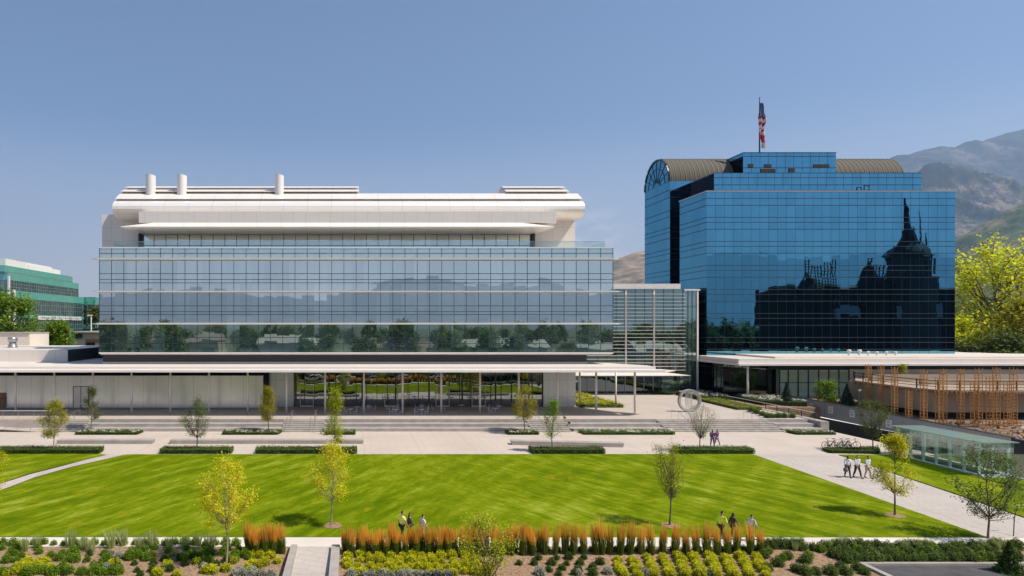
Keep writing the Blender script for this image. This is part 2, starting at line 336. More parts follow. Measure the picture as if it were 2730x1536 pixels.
# ---------------------------------------------------------------- terrace, steps
TZ = 1.02
b = MB(); b.box(-140, 53.9, 77.6, 132, -.5, TZ); struct('terrace', b, M['terr'])
seatS = [(-30.8, -8.1, 'broad'), (-3.3, 20.5, 'long'), (25, 35.9, 'short'), (49.1, 53.9, 'narrow')]
SL = ['three tiered concrete seating steps below the white panel wall', 'three tiered concrete seating steps in front of the cafe tables', 'three tiered concrete seating steps between the two eastern stairs', 'short tiered concrete seating steps beside the ramp wall']
for (x0, x1, _), lab in zip(seatS, SL):
    t = T('stepped_seating', lab, 'steps', (x0, 76, 0), 'tiered concrete seating along the terrace')
    for k, (ya, yb, z) in enumerate(((75.0, 76.3, .34), (76.3, 77.597, .68))):
        MB().box(x0, x1, ya, 77.597 if k else yb, -.2 if k == 0 else 0, z).build('step', M['conc'], t)
    MB().box(x0 + .003, x1 - .003, 77.57, 77.9, .7, TZ + .02).build('step', M['conc'], t)
for (x0, x1), lab in zip([(-33.4, -30.8), (-8.1, -3.3), (20.5, 25), (35.9, 49.1)], ['narrow flight of steps next to the ramp railing', 'flight of concrete steps leading to the cafe door', 'flight of concrete steps behind two young trees', 'widest flight of concrete steps leading to the main entrance']):
    b = MB()
    for k in range(6): b.box(x0 + .004, x1 - .004, 74.65 + .492 * k, 77.6 if k == 5 else 74.65 + .492 * (k + 1), -.2, .1457 * (k + 1))
    tag(b.build('stairs', M['conc']), lab, 'stairs', 'flights of steps up to the terrace')
def handrail(X, lab, y0=79.2, y1=74.2):
    t = T('handrail', lab, 'handrail', (X, y1, 0), 'steel handrails on the steps'); zt = TZ + .92
    MB().tube([(X, y0, TZ + .5), (X, y0, zt), (X, 77.6, zt), (X, 74.65, .95), (X, y1, .92), (X, y1, .5)], .025, 6).build('rail', M['steel'], t)
    for Y, z in ((y0, TZ), (77.6, TZ), (76.1, .43), (y1, 0)): MB().tube([(X, Y, z), (X, Y, z + .93 if Y != y1 else .92)], .02, 6).build('post', M['steel'], t)
for X, lab in ((-32.9, 'steel handrail on the narrow westernmost steps'), (-7.2, 'steel handrail on the left of the cafe steps'), (-4.4, 'steel handrail on the right of the cafe steps, by the tree'),
               (21.6, 'steel handrail on the left of the steps behind the two young trees'), (24.5, 'steel handrail on the right of the steps behind the two young trees'), (38.5, 'steel handrail on the entrance steps, below the ring sculpture'), (47.2, 'steel handrail on the entrance steps, nearest the ramp wall')):
    handrail(X, lab)
# wheelchair ramp at the far left
b = MB(); b.mesh([(-45, 74.6, .62), (-36.2, 74.6, .02), (-36.2, 76.4, .02), (-45, 76.4, .62)], [(0, 1, 2, 3)]); b.box(-60, -45, 74.6, 77.597, -.2, .62)
struct('access_ramp', b, M['walk'])
t = T('ramp_railing', 'low steel railing with four bars beside the access ramp', 'railing', (-40, 74.7, 0))
for dz in (.25, .45, .65, .9): MB().tube([(-39.6, 74.7, .25 + dz), (-35.2, 74.7, dz)], .02, 6).build('rail', M['steel'], t)
for k in range(4): MB().tube([(-39.6 + 1.47 * k, 74.7, -.02), (-39.6 + 1.47 * k, 74.7, 1.15 - .085 * k)], .025, 6).build('post', M['steel'], t)
t = T('terrace_railing', 'steel post railing on the terrace edge above the access ramp', 'railing', (-40, 78, TZ))
MB().tube([(-46, 78, TZ + .95), (-35.6, 78, TZ + .95)], .035, 6).build('rail', M['white'], t)
MB().tube([(-46, 78, TZ + .6), (-35.6, 78, TZ + .6)], .015, 6).build('rail', M['steel'], t)
for k in range(6): MB().tube([(-45.2 + 1.22 * k * 1.5, 78, TZ), (-45.2 + 1.22 * k * 1.5, 78, TZ + .95)], .025, 6).build('post', M['steel'], t)
# long concrete benches on the plaza
def bench(p0, p1, w, h, lab):
    a = Vector(p0); d = Vector(p1); u = (d - a).normalized(); v = Vector((-u.y, u.x)); c = .12
    P = [a, d, d + v * w, a + v * w]; I = [a + u * c + v * .03, d - u * c + v * .03, d - u * c + v * (w - .03), a + u * c + v * (w - .03)]
    m = MB(); m.mesh([(q.x, q.y, -.02) for q in I] + [(q.x, q.y, h) for q in P], [(3, 2, 1, 0), (4, 5, 6, 7), (0, 1, 5, 4), (1, 2, 6, 5), (2, 3, 7, 6), (3, 0, 4, 7)])
    o = m.build('concrete_bench', M['conc']); bv = o.modifiers.new('b', 'BEVEL'); bv.width = .03; bv.segments = 2
    tag(o, lab, 'bench', 'long concrete benches on the plaza')
bench((PX(150, 67.1), 67.1), (PX(407, 67.1), 67.1), 1.0, .4, 'long low concrete bench behind the leftmost hedge')
bench((PX(451, 67.1), 67.1), (PX(970, 67.1), 67.1), 1.0, .4, 'longest low concrete bench, behind two of the hedges')
bench((PX(1362, 66.6), 66.6), (PX(1665, 65.2), 65.2), .95, .42, 'long concrete bench set slightly askew near the entrance steps')
# ================================================================ CANOPY ALONG THE TERRACE
CB = 6.47
cn = T('terrace_canopy', 'long white flat canopy on slender columns along the terrace', 'canopy', (-10, 83, TZ))
XE = PX(1748, 80)
MB().extx([(79, CB), (79, CB + .27), (79.06, CB + .30), (80.2, CB + .30), (80.2, CB), ], -75, PX(1775, 79)).build('edge_strip', M['white'], cn)
MB().extx([(80.0, CB + .305), (80.0, 7.08), (80.35, 7.08), (80.35, CB + .305)], -75, XE).build('fascia', M['fascia'], cn)
b = MB(); b.prism([(-75, 80.35), (XE, 80.35), (XE + .2, 83), (PX(1575, 90), 90), (-75, 90)], CB + .02, 7.07); b.build('roof_deck', M['offwhite'], cn)
b = MB(); b.mesh([(PX(1775, 79), 79, CB), (PX(1775, 79), 79, CB + .3), (PX(1775, 79), 80.2, CB + .3), (PX(1775, 79), 80.2, CB), (PX(1800, 81), 80.6, CB + .1), (XE, 83, CB + .25), (XE, 83, CB)], [(0, 4, 1), (1, 4, 2), (2, 4, 5), (3, 6, 4), (4, 6, 5), (0, 3, 4)]); b.build('pointed_end', M['white'], cn)
for k in range(-1, 17):
    px = 41.3 + 103.2 * k; 
    if k == 14: pass
    MB().lathe([(.13, TZ), (.13, CB + .01)], (PX(px, 83.1), 83.1, 0), 12).build('column', M['white'], cn, True)
for px in (1539, 1634): MB().lathe([(.12, TZ), (.12, CB)], (PX(px, 90.6), 89.6, 0), 12).build('column', M['white'], cn, True)
# ================================================================ LAB BUILDING
lab = T('glass_building', 'wide glass office building under a silver rounded roof', 'building', (0, 90, 0))
Y0 = 85.0; XA, XB = PX(265, Y0), PX(1634, Y0); z_ = lambda py: PZ(py, Y0)
MB().box(PX(274, 86.4), PX(1564, 86.4), 86.4, 120, 7.0, z_(941)).build('louvre_band', M['louvre'], lab)
MB().box(PX(274, 86.3) - .1, PX(1564, 86.3) + .1, 86.2, 86.6, 6.9, PZ(965, 86.2)).build('base_curb', M['fascia'], lab)
MB().box(XA + .1, XB - .1, 85.05, 120, z_(941) - .25, z_(940)).build('soffit_edge', M['pier'], lab)
bands = [([939.5, 916.1, 899.8, 863.1], 'curtainlow'), ([863.1, 838.6, 831, 815.5, 777.9], 'curtain'), ([777.9, 754.2, 745.3, 729.8, 691.7], 'curtain'), ([691.7, 675.4, 661.5], 'spandrel')]
for i, (hs, mt) in enumerate(bands):
    w = MB().box(XA, XB, Y0, 119, z_(hs[0]) + (0 if i == 0 else .002), z_(hs[-1])).build('window_band', M[mt], lab)
    b = MB()
    for k in range(43): 
        x = XA + (XB - XA) * k / 42; b.box(x - .032, x + .032, Y0 - .03, Y0 - .002, z_(hs[0]), z_(hs[-1]))
    for h in hs[:-1]: b.box(XA, XB, Y0 - .04, Y0 - .003, z_(h) - .035, z_(h) + .035)
    b.build('mullion', M['mull2'], w)
MB().box(XA - .05, XB + .05, Y0 - .08, 119.2, z_(661.5), z_(660) + .05).build('parapet_cap', M['white'], lab)
MB().box(XA - .05, XB + .05, Y0 - .07, Y0 + .3, z_(939.6) - .16, z_(939.6)).build('sill', M['white'], lab)
for h in (691.7, 777.9, 863.1):
    xa = PX(243, 84.4); xb = PX(1660, 84.4); z = z_(h)
    b = MB(); b.mesh([(xa, 84.35, z + .02), (xa, 84.4, z - .03), (xa, 85, z - .02), (xa, 85, z + .03), (XA, 84.0, z + .07), (XA, 84.02, z - .10), (XA, 84.97, z - .10), (XA, 84.97, z + .1), (XB, 84.0, z + .07), (XB, 84.02, z - .10), (XB, 84.97, z - .10), (XB, 84.97, z + .1), (xb, 84.35, z + .02), (xb, 84.4, z - .03), (xb, 85, z - .02), (xb, 85, z + .03)],
        [(0, 1, 2, 3)] + [(4 * i + k, 4 * i + (k + 1) % 4, 4 * i + 4 + (k + 1) % 4, 4 * i + 4 + k) for i in range(3) for k in range(4)] + [(15, 14, 13, 12)])
    b.build('sunshade_fin', M['white'], lab)
# setback top floor
YW = 94.0
MB().box(PX(272, YW), PX(1533, YW), YW, 116, 22.4, 28.0).build('panel_wall', M['wallpanel'], lab)
zt = PZ(606, 87)
gl = MB().box(PX(379, YW - .1), PX(1417, YW - .1), YW - .12, YW + .3, 22.5, zt - .05).build('terrace_window', M['curtain'], lab)
b = MB()
for k in range(34):
    x = PX(379, YW - .2) + (PX(1417, YW - .2) - PX(379, YW - .2)) * k / 33; b.box(x - .035, x + .035, YW - .2, YW - .1, 22.5, zt - .02)
b.box(PX(379, YW), PX(1417, YW), YW - .19, YW - .1, PZ(655, YW) - .04, PZ(655, YW) + .04); b.build('mullion', M['mull'], gl)
for px, s in ((379, -1), (1417, 1)): MB().box(PX(px, YW) + min(0, s * .18), PX(px, YW) + max(0, s * .18), YW - 1.2, YW - .001, 22.5, zt).build('jamb', M['mull'], lab)
xl, xr = PX(321, 87), PX(1479, 87)
b = MB(); b.mesh([(xl, 87, zt), (xr, 87, zt), (xr, 87, zt + .1), (xl, 87, zt + .1), (xl + .6, 94, zt), (xr - .6, 94, zt), (xr - 4, 94, zt + 1.0), (xl + 4, 94, zt + 1.0), (xl + 4, 88, zt + .75), (xr - 4, 88, zt + .75)],
    [(0, 4, 5, 1), (0, 1, 2, 3), (3, 2, 9, 8), (8, 9, 6, 7), (1, 5, 6, 9, 2), (4, 0, 3, 8, 7)]); b.build('roof_overhang', M['whitemetal'], lab)
MB().box(PX(370, 88.0), PX(1484, 88.0), 88.0, 94.2, zt + .75, 27.4).build('fascia_panel', M['wallpanel'], lab)
# rounded roof
main = [(92.2, PZ(583, 92.2)), (91.3, PZ(581, 91.3)), (90.6, PZ(574, 90.6)), (90.1, PZ(566, 90.1)), (89.85, PZ(557, 89.85)), (89.9, PZ(549, 89.9)), (90.2, PZ(541.5, 90.2)), (90.7, PZ(536.5, 90.7)), (91.5, PZ(536.2, 91.5)), (91.5, PZ(531.5, 91.5)), (91.0, PZ(531, 91.0)), (91.0, PZ(530, 91.0)), (91.7, PZ(524, 91.7)), (92.9, PZ(516, 92.9)), (95, 31.0), (104, 31.0), (109, 29.5), (110, 28), (108, 27)]
ra, rb = PX(299, 89.85), PX(1560, 89.85)
o = MB().extx(main, ra, rb).build('rounded_roof', M['whitemetal'], lab)
def upper(xa, xb):
    for (ya, pa, yb, pb, yc, pc) in ((93.0, 516.5, 92.7, 511.5, 94.2, 505.5), (94.8, 505.5, 94.4, 501.5, 96, 497)):
        za, zb, zc = PZ(pa, ya), PZ(pb, yb), PZ(pc, yc)
        MB().extx([(ya + .5, za - .4), (ya + .5, zb), (yb, zb), (yb, zb + .08), (yc, zc), (105, zc), (106, za - .4)], xa, xb).build('roof_tier', M['whitemetal'], lab)
upper(ra + .15, PX(957, 94)); upper(PX(1345, 94), rb - 1.2)
b = MB(); x0 = PX(1345, 94); b.mesh([(x0, 92.9, 30.7), (x0, 96, 32.4), (x0, 105, 32.4), (x0, 105, 30.7), (x0 - 2.2, 98, 30.9)], [(0, 1, 4), (1, 2, 3, 4), (0, 4, 3)]); b.build('louvred_end', M['fascia'], lab)
for px, r in ((402, .69), (485, .68), (744.5, .64)):
    Y = 92.9; c = (PX(px, Y), Y, 0); b = MB()
    n = 48; zb, ztp = PZ(512, Y) - .6, PZ(466.5, Y)
    P = [(c[0] + r * math.cos(2 * math.pi * k / n), Y + r * math.sin(2 * math.pi * k / n)) for k in range(n)]
    b.prism(P, zb, lambda x, y: ztp - .16 * (x - c[0]) / r); b.build('exhaust_stack', M['whitemetal'], lab)
# glass balustrade on the roof terrace
n = N('balustrade_glass'); tr = n.n('BsdfTransparent'); tr.inputs[0].default_value = (.86, .93, .92, 1); gs = n.n('BsdfGlossy'); gs.inputs['Roughness'].default_value = .02; gs.inputs[0].default_value = (.8, .9, .9, 1)
M['clear'] = n.done(n.mixs(.07, tr.outputs[0], gs.outputs[0]))
xa, xb = PX(303, 86), PX(1612, 86)
MB().box(xa, xb, 86, 86.02, 22.4, PZ(645, 86)).build('balustrade', M['clear'], lab)
for x in (xa, xb): MB().box(x - .012, x + .012, 86.02, 93, 22.4, PZ(645, 86)).build('balustrade', M['clear'], lab)
MB().box(xa - .03, xb + .03, 85.98, 86.04, PZ(645, 86), PZ(645, 86) + .05).build('guard_rail', M['steel'], lab)
# ---------------------------------------------------------------- ground floor under the canopy
gf = T('cafe_pavilion', 'low glazed ground floor with white translucent wall behind the columns', 'building', (-10, 90, TZ))
xw = PX(701, 86.6)
w = MB().box(-75, xw, 86.6, 87.2, TZ + .25, PZ(1002, 86.6)).build('translucent_wall', M['trans'], gf)
MB().box(-75, xw, 86.5, 87.3, TZ - .1, TZ + .26).build('plinth', M['concd'], gf)
dx0, dx1 = PX(195.5, 86.5), PX(235.5, 86.5)
d = MB().box(dx0 - .08, dx1 + .08, 86.53, 86.58, TZ + .25, PZ(1030, 86.5)).build('door', M['mull'], gf)
for k in range(2): MB().box(dx0 + (dx1 - dx0) * .5 * k + .05, dx0 + (dx1 - dx0) * .5 * (k + 1) - .04, 86.47, 86.52, TZ + .27, PZ(1031.5, 86.5)).build('door_leaf', M['white'], d)
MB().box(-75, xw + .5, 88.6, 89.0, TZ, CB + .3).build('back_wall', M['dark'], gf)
MB().box(PX(-40, 86.4), PX(14, 86.4), 86.35, 86.45, TZ + .3, PZ(1048, 86.4)).build('opening', M['brown'], gf)
YG = 89.7
for a, c in ((xw + .1, PX(783, YG)), (PX(1448, YG), PX(1534, YG))): MB().box(a, c, YG - .1, YG + 3, TZ - .02, CB + .25).build('panel_pier', M['pier'], gf)
ga, gb = PX(784, YG), PX(1447, YG)
w = MB().box(ga, gb, YG + .15, YG + .4, TZ, CB + .3).build('glass_front', M['cafe'], gf)
b = MB()
for k in range(0, 25):
    x = ga + (gb - ga) * k / 24; r = .05 if k % 3 == 0 else .03; b.box(x - r, x + r, YG - .02, YG + .149, TZ, CB + .2)
b.build('mullion', M['mull'], w)
for xc in (PX(818, YG), PX(1043, YG), PX(1180, YG), PX(1276, YG)):
    d = MB().box(xc - .9, xc + .9, YG - .06, YG + .1, TZ, TZ + .12).build('door', M['white'], gf)
    for dx in (-.92, .86): MB().box(xc + dx, xc + dx + .07, YG - .07, YG + .11, TZ, TZ + 2.75).build('door_frame', M['white'], d)
    MB().box(xc - .85, xc + .85, YG - .05, YG + .1, TZ + 2.68, TZ + 2.75).build('door_frame', M['white'], d)
# low roofs to the left
lr = T('low_roof_block', 'low flat roofed wing with pale parapets beside the glass building', 'building', (-60, 100, 0))
MB().box(-120, PX(260, 90), 90.0, 132, TZ, 7.06).build('roof_deck', M['offwhite'], lr)
MB().box(-120, -39.5, 91, 103, 7.06, 8.7).build('roof_box', M['fascia'], lr)
MB().box(-39.4, -34.6, 101, 119, 7.06, 8.75).build('roof_wall', M['mull'], lr)
MB().box(-39.48, -39.42, 91.02, 101, 7.07, 8.74).build('shaded_side', M['mull'], lr)  # thin dark sheet; the shade on this side is put into its colour
MB().box(-120, -46, 118, 122, 7.06, PZ(923, 118)).build('parapet', M['offwhite'], lr)
t = T('roof_ventilator', 'round silver ventilator on the low roof at the far left', 'roof vent', (PX(34, 100), 100, 8.69))
MB().lathe([(.72, 8.69), (.72, 8.85), (.62, 9.0), (.5, 9.5), (.5, 9.6)], (PX(34, 100), 100, 0), 20).build('base', M['steel'], t, True)
MB().lathe([(.68, 9.6), (.68, 10.25), (.6, 10.3)], (PX(34, 100), 100, 0), 20).build('cap', M['steel'], t, True)
# ================================================================ LINK BUILDING
lk = T('glass_link', 'glass link building with white horizontal louvres between the two blocks', 'building', (46, 108, TZ))
YL = 107.5; la, lb = PX(1600, YL), PX(1822, YL); l0 = PX(1540, YL)
w = MB().box(l0, lb, YL, 122, TZ, PZ(770, YL)).build('glass_front', M['linkg'], lk)
b = MB()
for k in range(11):
    x = PX(1567 + 25.3 * k, YL); b.box(x - .03, x + .03, YL - .06, YL - .002, TZ + 3, PZ(770, YL))
b.build('mullion', M['mull'], w)
for px in (1668, 1743): MB().box(PX(px, YL) - .13, PX(px, YL) + .13, YL - .16, YL - .065, 4.5, PZ(772, YL)).build('white_post', M['white'], lk)
for k in range(22):
    z = PZ(784.5 + 9.62 * k, YL); MB().box(PX(1562, YL - .4), lb + .15, YL - .45, YL - .2, z - .03, z + .03).build('louvre', M['white'], lk)
MB().box(PX(1560, YL), PX(1812, YL), YL - .3, 122, PZ(770.5, YL), PZ(757, YL)).build('parapet', M['whitemetal'], lk)
cg = MB().box(lb + .02, PX(1861, YL), YL + .1, 122, TZ, PZ(775, YL)).build('corner_glass', M['curtainlow'], lk)
b = MB()
for px in (1822.5, 1835, 1846): b.box(PX(px, YL) - .03, PX(px, YL) + .03, YL + .03, YL + .09, TZ, PZ(775, YL))
for py in (817, 862, 905, 950): b.box(lb + .02, PX(1861, YL), YL + .04, YL + .08, PZ(py, YL) - .03, PZ(py, YL) + .03)
b.build('mullion', M['mull'], cg)
MB().box(PX(1858, YL), PX(1862, YL), YL - .05, YL + .09, TZ, PZ(773, YL)).build('edge_post', M['white'], lk)
MB().box(PX(1824, YL), PX(1866, YL), YL - .1, 122, PZ(775, YL), PZ(771, YL)).build('roof_edge', M['white'], lk)
# entrance canopy and doors
MB().mesh([(30, 103.6, 4.12), (PX(1842, 103.6), 103.6, 4.12), (PX(1842, 103.6), 103.6, 4.2), (30, 103.6, 4.2), (30, 107.4, 4.1), (PX(1775, 107.4), 107.4, 4.1), (PX(1775, 107.4), 107.4, 4.42), (30, 107.4, 4.42)], [(0, 1, 5, 4), (0, 3, 2, 1), (3, 7, 6, 2), (1, 2, 6, 5)]).build('entrance_canopy', M['white'], lk)
for k in range(9):
    xa = PX(1541 + 25 * k, 107.4); d = MB().box(xa + .06, xa + 1.42, 107.36, 107.44, TZ + .02, TZ + 2.6).build('door', M['darkg'], lk)
    MB().box(xa, xa + .06, 107.3, 107.46, TZ, 4.1).build('door_frame', M['steel'], d)
# ================================================================ BLUE TOWER
tw = T('blue_glass_tower', 'dark blue mirror glass office tower with vaulted roof', 'tower', (80, 115, 0))
TX, TY = 58.8, 109.0; tx1 = PX(2546, TY); zT = PZ(512, TY)
zs = [TZ] ; y0 = 579.8
lines_py = sorted([529, 547.7] + [y0 + 64 * k + d for k in range(0, 7) for d in (0, 13, 31.5) if y0 + 64 * k + d < 1000], reverse=True)
fl = [TZ] + [PZ(y0 + 64 * k, TY) for k in range(5, -1, -1)] + [zT]
for i in range(len(fl) - 1):
    w = MB().box(TX, tx1, TY, 118.0, fl[i], fl[i + 1]).build('window_band', M['towerg'], tw); b = MB()
    for py in lines_py:
        z = PZ(py, TY)
        if fl[i] - .01 <= z < fl[i + 1] - .01:
            b.box(TX - .05, tx1 + .05, TY - .06, TY - .003, z - .042, z + .042); b.box(TX - .06, TX - .003, TY, 118.0, z - .042, z + .042)
    for k in range(1, 28):
        x = TX + (tx1 - TX) * k / 28; b.k = 1; b.box(x - .013, x + .013, TY - .012, TY - .002, fl[i], fl[i + 1])
    b.build('transom', [M['mull'], M['tmull']], w)
MB().box(TX - .12, tx1 + .12, TY - .14, 118.1, zT, zT + .22).build('roof_edge', M['steel'], tw)
# stepped tier behind
t2x0, t2x1, t2y = 60.8, PX(2456, 110.4), 110.4; z2 = PZ(462, t2y)
w = MB().box(t2x0, t2x1, t2y, 121.6, zT + .1, z2).build('upper_tier', M['towerg'], tw); b = MB()
for py in (474, 493, 508): b.box(t2x0, t2x1 + .02, t2y - .05, t2y - .003, PZ(py, t2y) - .05, PZ(py, t2y) + .05)
b.box(t2x0 - .03, t2x1 + .03, t2y - .06, 121.5, z2, z2 + .08)
for k in range(1, 24): x = t2x0 + (t2x1 - t2x0) * k / 24; b.k = 1; b.box(x - .02, x + .02, t2y - .012, t2y - .002, zT + .1, z2)
b.build('transom', [M['mull'], M['tmull']], w)
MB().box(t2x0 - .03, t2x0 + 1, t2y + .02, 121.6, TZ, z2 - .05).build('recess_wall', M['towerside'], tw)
# rear block with the vault
ry0, ry1, rx1, zs_ = 121.6, 132.1, PX(2414, 121.6), 38.8
fl2 = [TZ, 12, 16, 20, 24, 28, 32, 36, zs_]
for i in range(len(fl2) - 1):
    w = MB().box(TX, rx1, ry0, ry1, fl2[i], fl2[i + 1]).build('window_band', M['towerg'], tw); b = MB()
    for py in lines_py + [490, 468]:
        z = PZ(py, TY) + .2
        if fl2[i] <= z < fl2[i + 1]: b.box(TX - .06, TX - .003, ry0 - .05, ry1, z - .042, z + .042); b.box(TX - .05, TX + 3, ry0 - .05, ry0 - .003, z - .042, z + .042)
    if b.v: b.build('transom', M['mull'], w)
yc, R = 126.85, 5.25
arc = [(yc - R * math.cos(math.pi * k / 32), zs_ + R * math.sin(math.pi * k / 32)) for k in range(33)]
vt = MB().extx([(yc + R, zs_)] + arc[::-1][1:-1] + [(yc - R, zs_)], TX + .05, rx1).build('vault_roof', M['copper'], tw, False)
b = MB()
for k in range(51):
    x = TX + .3 + k * .88
    if x < rx1:
        P = [(y + (y - yc) * .012, z + (z - zs_) * .012) for y, z in arc]
        b.extx(P, x, x + .1)
b.build('roof_seam', plain('seam_metal', (.17, .155, .125), .7, 0, .1), vt)
gw = MB().extx([(yc - R * .93 * math.cos(math.pi * k / 24), zs_ + R * .93 * math.sin(math.pi * k / 24)) for k in range(25)], TX - .05, TX + .2).build('gable_window', M['towerg'], tw); b = MB()
for k in range(1, 8):
    a = math.pi * k / 8; b.tube([(TX - .08, yc - .8 * math.cos(a), zs_ + .8 * math.sin(a)), (TX - .08, yc - 4.9 * math.cos(a), zs_ + 4.9 * math.sin(a))], .06, 4)
for r in (1.5, 3.4): b.tube([(TX - .08, yc - r * math.cos(math.pi * k / 20), zs_ + r * math.sin(math.pi * k / 20)) for k in range(21)], .06, 4)
b.tube([(TX - .06, yc - 5.08 * math.cos(math.pi * k / 24), zs_ + 5.08 * math.sin(math.pi * k / 24)) for k in range(25)], .2, 4)
b.build('fan_mullion', M['mull'], gw)
# penthouse
py_, px0, px1, zp = 119.0, 70.8, PX(2228.5, 119), PZ(408, 119)
ph = MB().box(px0, px1, py_, 133, z2 - .1, zp).build('penthouse', M['towerg'], tw); b = MB()
for p in (417, 447.5): b.box(px0, px1 + .02, py_ - .05, py_ - .003, PZ(p, py_) - .05, PZ(p, py_) + .05)
for k in range(1, 11): x = px0 + (px1 - px0) * k / 11; b.box(x - .02, x + .02, py_ - .02, py_ - .002, z2, zp)
b.box(px0 - .05, px1 + .05, py_ - .08, 133, zp, zp + .12); b.build('transom', M['mull'], ph)
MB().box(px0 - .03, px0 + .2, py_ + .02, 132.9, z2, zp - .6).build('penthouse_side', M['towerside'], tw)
for a, c, p, q in ((1994, 2007.5, 437.5, 446.5), (2037, 2056, 438, 447), (2027, 2067, 450.5, 460), (2102, 2118, 449, 459.5), (2168, 2210, 438.5, 447.5)):
    MB().box(PX(a, py_), PX(c, py_), py_ - .1, py_ - .06, PZ(q, py_), PZ(p, py_)).build('vent_panel', M['vent'], ph)
# roof gear
t = T('roof_davit', 'small dark box frame standing on the tower roof edge', 'roof frame', (PX(2305, 110), 110, zT + .22))
MB().tube([(PX(2299, 110), 109.6, zT + .22), (PX(2299, 110), 109.6, zT + 1.2), (PX(2311, 110), 109.6, zT + 1.2), (PX(2311, 110), 109.6, zT + .22)], .1, 5).build('frame', M['mull'], t)
# flagpole and flag
FP = Vector((PX(2025, 121), 121, zp + .1))
t = T('flagpole', 'tall dark flagpole on the tower penthouse roof', 'flagpole', FP)
MB().tube([FP, FP + Vector((0, 0, 5)), Vector((FP.x, 121, PZ(262, 121)))], [.13, .11, .06], 8).build('pole', M['mull'], t)
MB().lathe([(.01, -.14), (.13, 0), (.01, .14)], (FP.x, 121, PZ(261, 121)), 8).build('finial', M['mull'], t)
fm = [plain('flag_red', (.55, .05, .08), .8, 0, .1), plain('flag_white', (.75, .72, .72), .8, 0, .05), plain('flag_blue', (.06, .10, .22), .8, 0, .1)]
b = MB(); zt_, zb_ = PZ(277, 121), PZ(395, 121); nu, nv = 16, 72; P = []
for j in range(nv + 1):
    v = j / nv; wd = .25 + .95 * math.sin(min(1, v * 2.0) * math.pi / 2) * (1 - .35 * max(0, v - .5)) + .12 * math.sin(v * 21)
    for i in range(nu + 1):
        u = i / nu; P.append((FP.x + .05 - .35 * min(1, v * 1.4) * (1 if v < .6 else (1 - v) / .4) + u * wd + .08 * math.sin(v * 14 + u * 3), 121 + .28 * math.sin(u * 11 + v * 5) - .15, zt_ + (zb_ - zt_) * v + .25 * math.sin(u * 6 + 1)))
n0 = len(b.v); b.v += P
for j in range(nv):
    for i in range(nu):
        u = i / nu; v = j / nv; a = j * (nu + 1) + i; b.f.append((a, a + 1, a + nu + 2, a + nu + 1))
        if v < .30: k = 1 if (i * 7 + j * 3) % 6 == 0 else 2
        else: k = 0 if math.sin((v * 8.5 + u * .55 * (1 if v < .6 else -.4)) * math.pi * 2 * (.8 if v < .6 else .35)) > -.1 else 1
        b.m.append(k)
tag(b.build('flag', fm, None, True), 'stars and stripes flag hanging limp from the pole on the tower', 'flag')
# ================================================================ EAST PAVILION
pv = T('east_pavilion', 'low flat roofed pavilion with wide white fascia in front of the tower', 'building', (80, 100, TZ))
PB = 6.2; XP = 56.7
MB().prism([(XP, 96.3), (190, 96.3), (190, 97.2), (XP + .6, 97.2), (XP + .6, 110.4), (XP, 110.6)], PB, PB + .28).build('edge_strip', M['white'], pv)
MB().prism([(XP + .35, 97.0), (190, 97.0), (190, 108.9), (XP + .35, 108.9)], PB + .285, PZ(957.5, 97)).build('roof', M['fascia'], pv)
MB().box(PX(2062, 99), 190, 98.6, 108.8, PZ(957.5, 97), PZ(951, 98.6)).build('roof_step', M['offwhite'], pv)
MB().box(tx1 + .3, 190, 112, 135, 1, PZ(949, 112)).build('rear_roof', M['offwhite'], pv)
for px, Y in ((1993.5, 97.2), (1911.5, 108.4)): MB().lathe([(.15, TZ), (.15, PB)], (PX(px, Y), Y, 0), 12).build('column', M['white'], pv, True)
MB().box(XP + .6, PX(2079, 100.5), 101.5, 104, TZ, PB).build('dark_glazing', M['darkg'], pv)
w = MB().box(PX(2080, 100), PX(2264, 100), 100, 101, TZ, PZ(985, 100)).build('green_glass_wall', M['greeng'], pv); b = MB()
for k, px in enumerate((2078, 2101, 2127.5, 2154.5, 2182, 2209, 2236, 2263)): b.box(PX(px, 100) - .07, PX(px, 100) + .07, 99.9, 99.998, TZ, PZ(985, 100))
b.box(PX(2078, 100), PX(2264, 100), 99.92, 99.997, PZ(1020, 100) - .05, PZ(1020, 100) + .05); b.box(PX(2078, 100), PX(2264, 100), 99.88, 99.996, PZ(986.5, 100), PZ(984.5, 100)); b.build('mullion', M['mull'], w)
MB().box(PX(2060, 100), 190, 100.2, 101, PZ(985, 100), PB).build('dark_soffit_wall', M['mull'], pv)
MB().box(PX(2265, 100), 190, 100, 101.2, TZ, PZ(985, 100) - .01).build('panel_wall', M['pier'], pv)
for px, top in ((2263.5, 932), (2291.5, 932), (2314.6, 936), (2338, 937), (2363.5, 937), (2387.5, 937)):
    Y = 103; z0 = PZ(957.5, 97) + .01; x = PX(px, Y); zz = PZ(top, Y); big = top < 935
    if px > 2000: z0 = PZ(951, 98.6)
    t = T('roof_vent_pipe', ('stout' if big else 'slim') + ' white capped vent pipe on the pavilion roof', 'roof vent', (x, Y, z0), ('stout' if big else 'slim') + ' white vents on the pavilion roof'); r = .16 if big else .12; hh = zz - z0
    MB().lathe([(r * 1.2, z0), (r, z0 + .1), (r, z0 + hh * .55)], (x, Y, 0), 10).build('pipe', M['white'], t, True)
    MB().lathe([(r * 1.1, z0 + hh * .55), (r * 1.9, z0 + hh * .6), (r * 1.9, z0 + hh * .72), (r * 1.2, z0 + hh * .76), (r * 2.0, z0 + hh * .82), (r * 1.7, zz - .06), (r * .5, zz)], (x, Y, 0), 12).build('cap', M['white'], t, True)
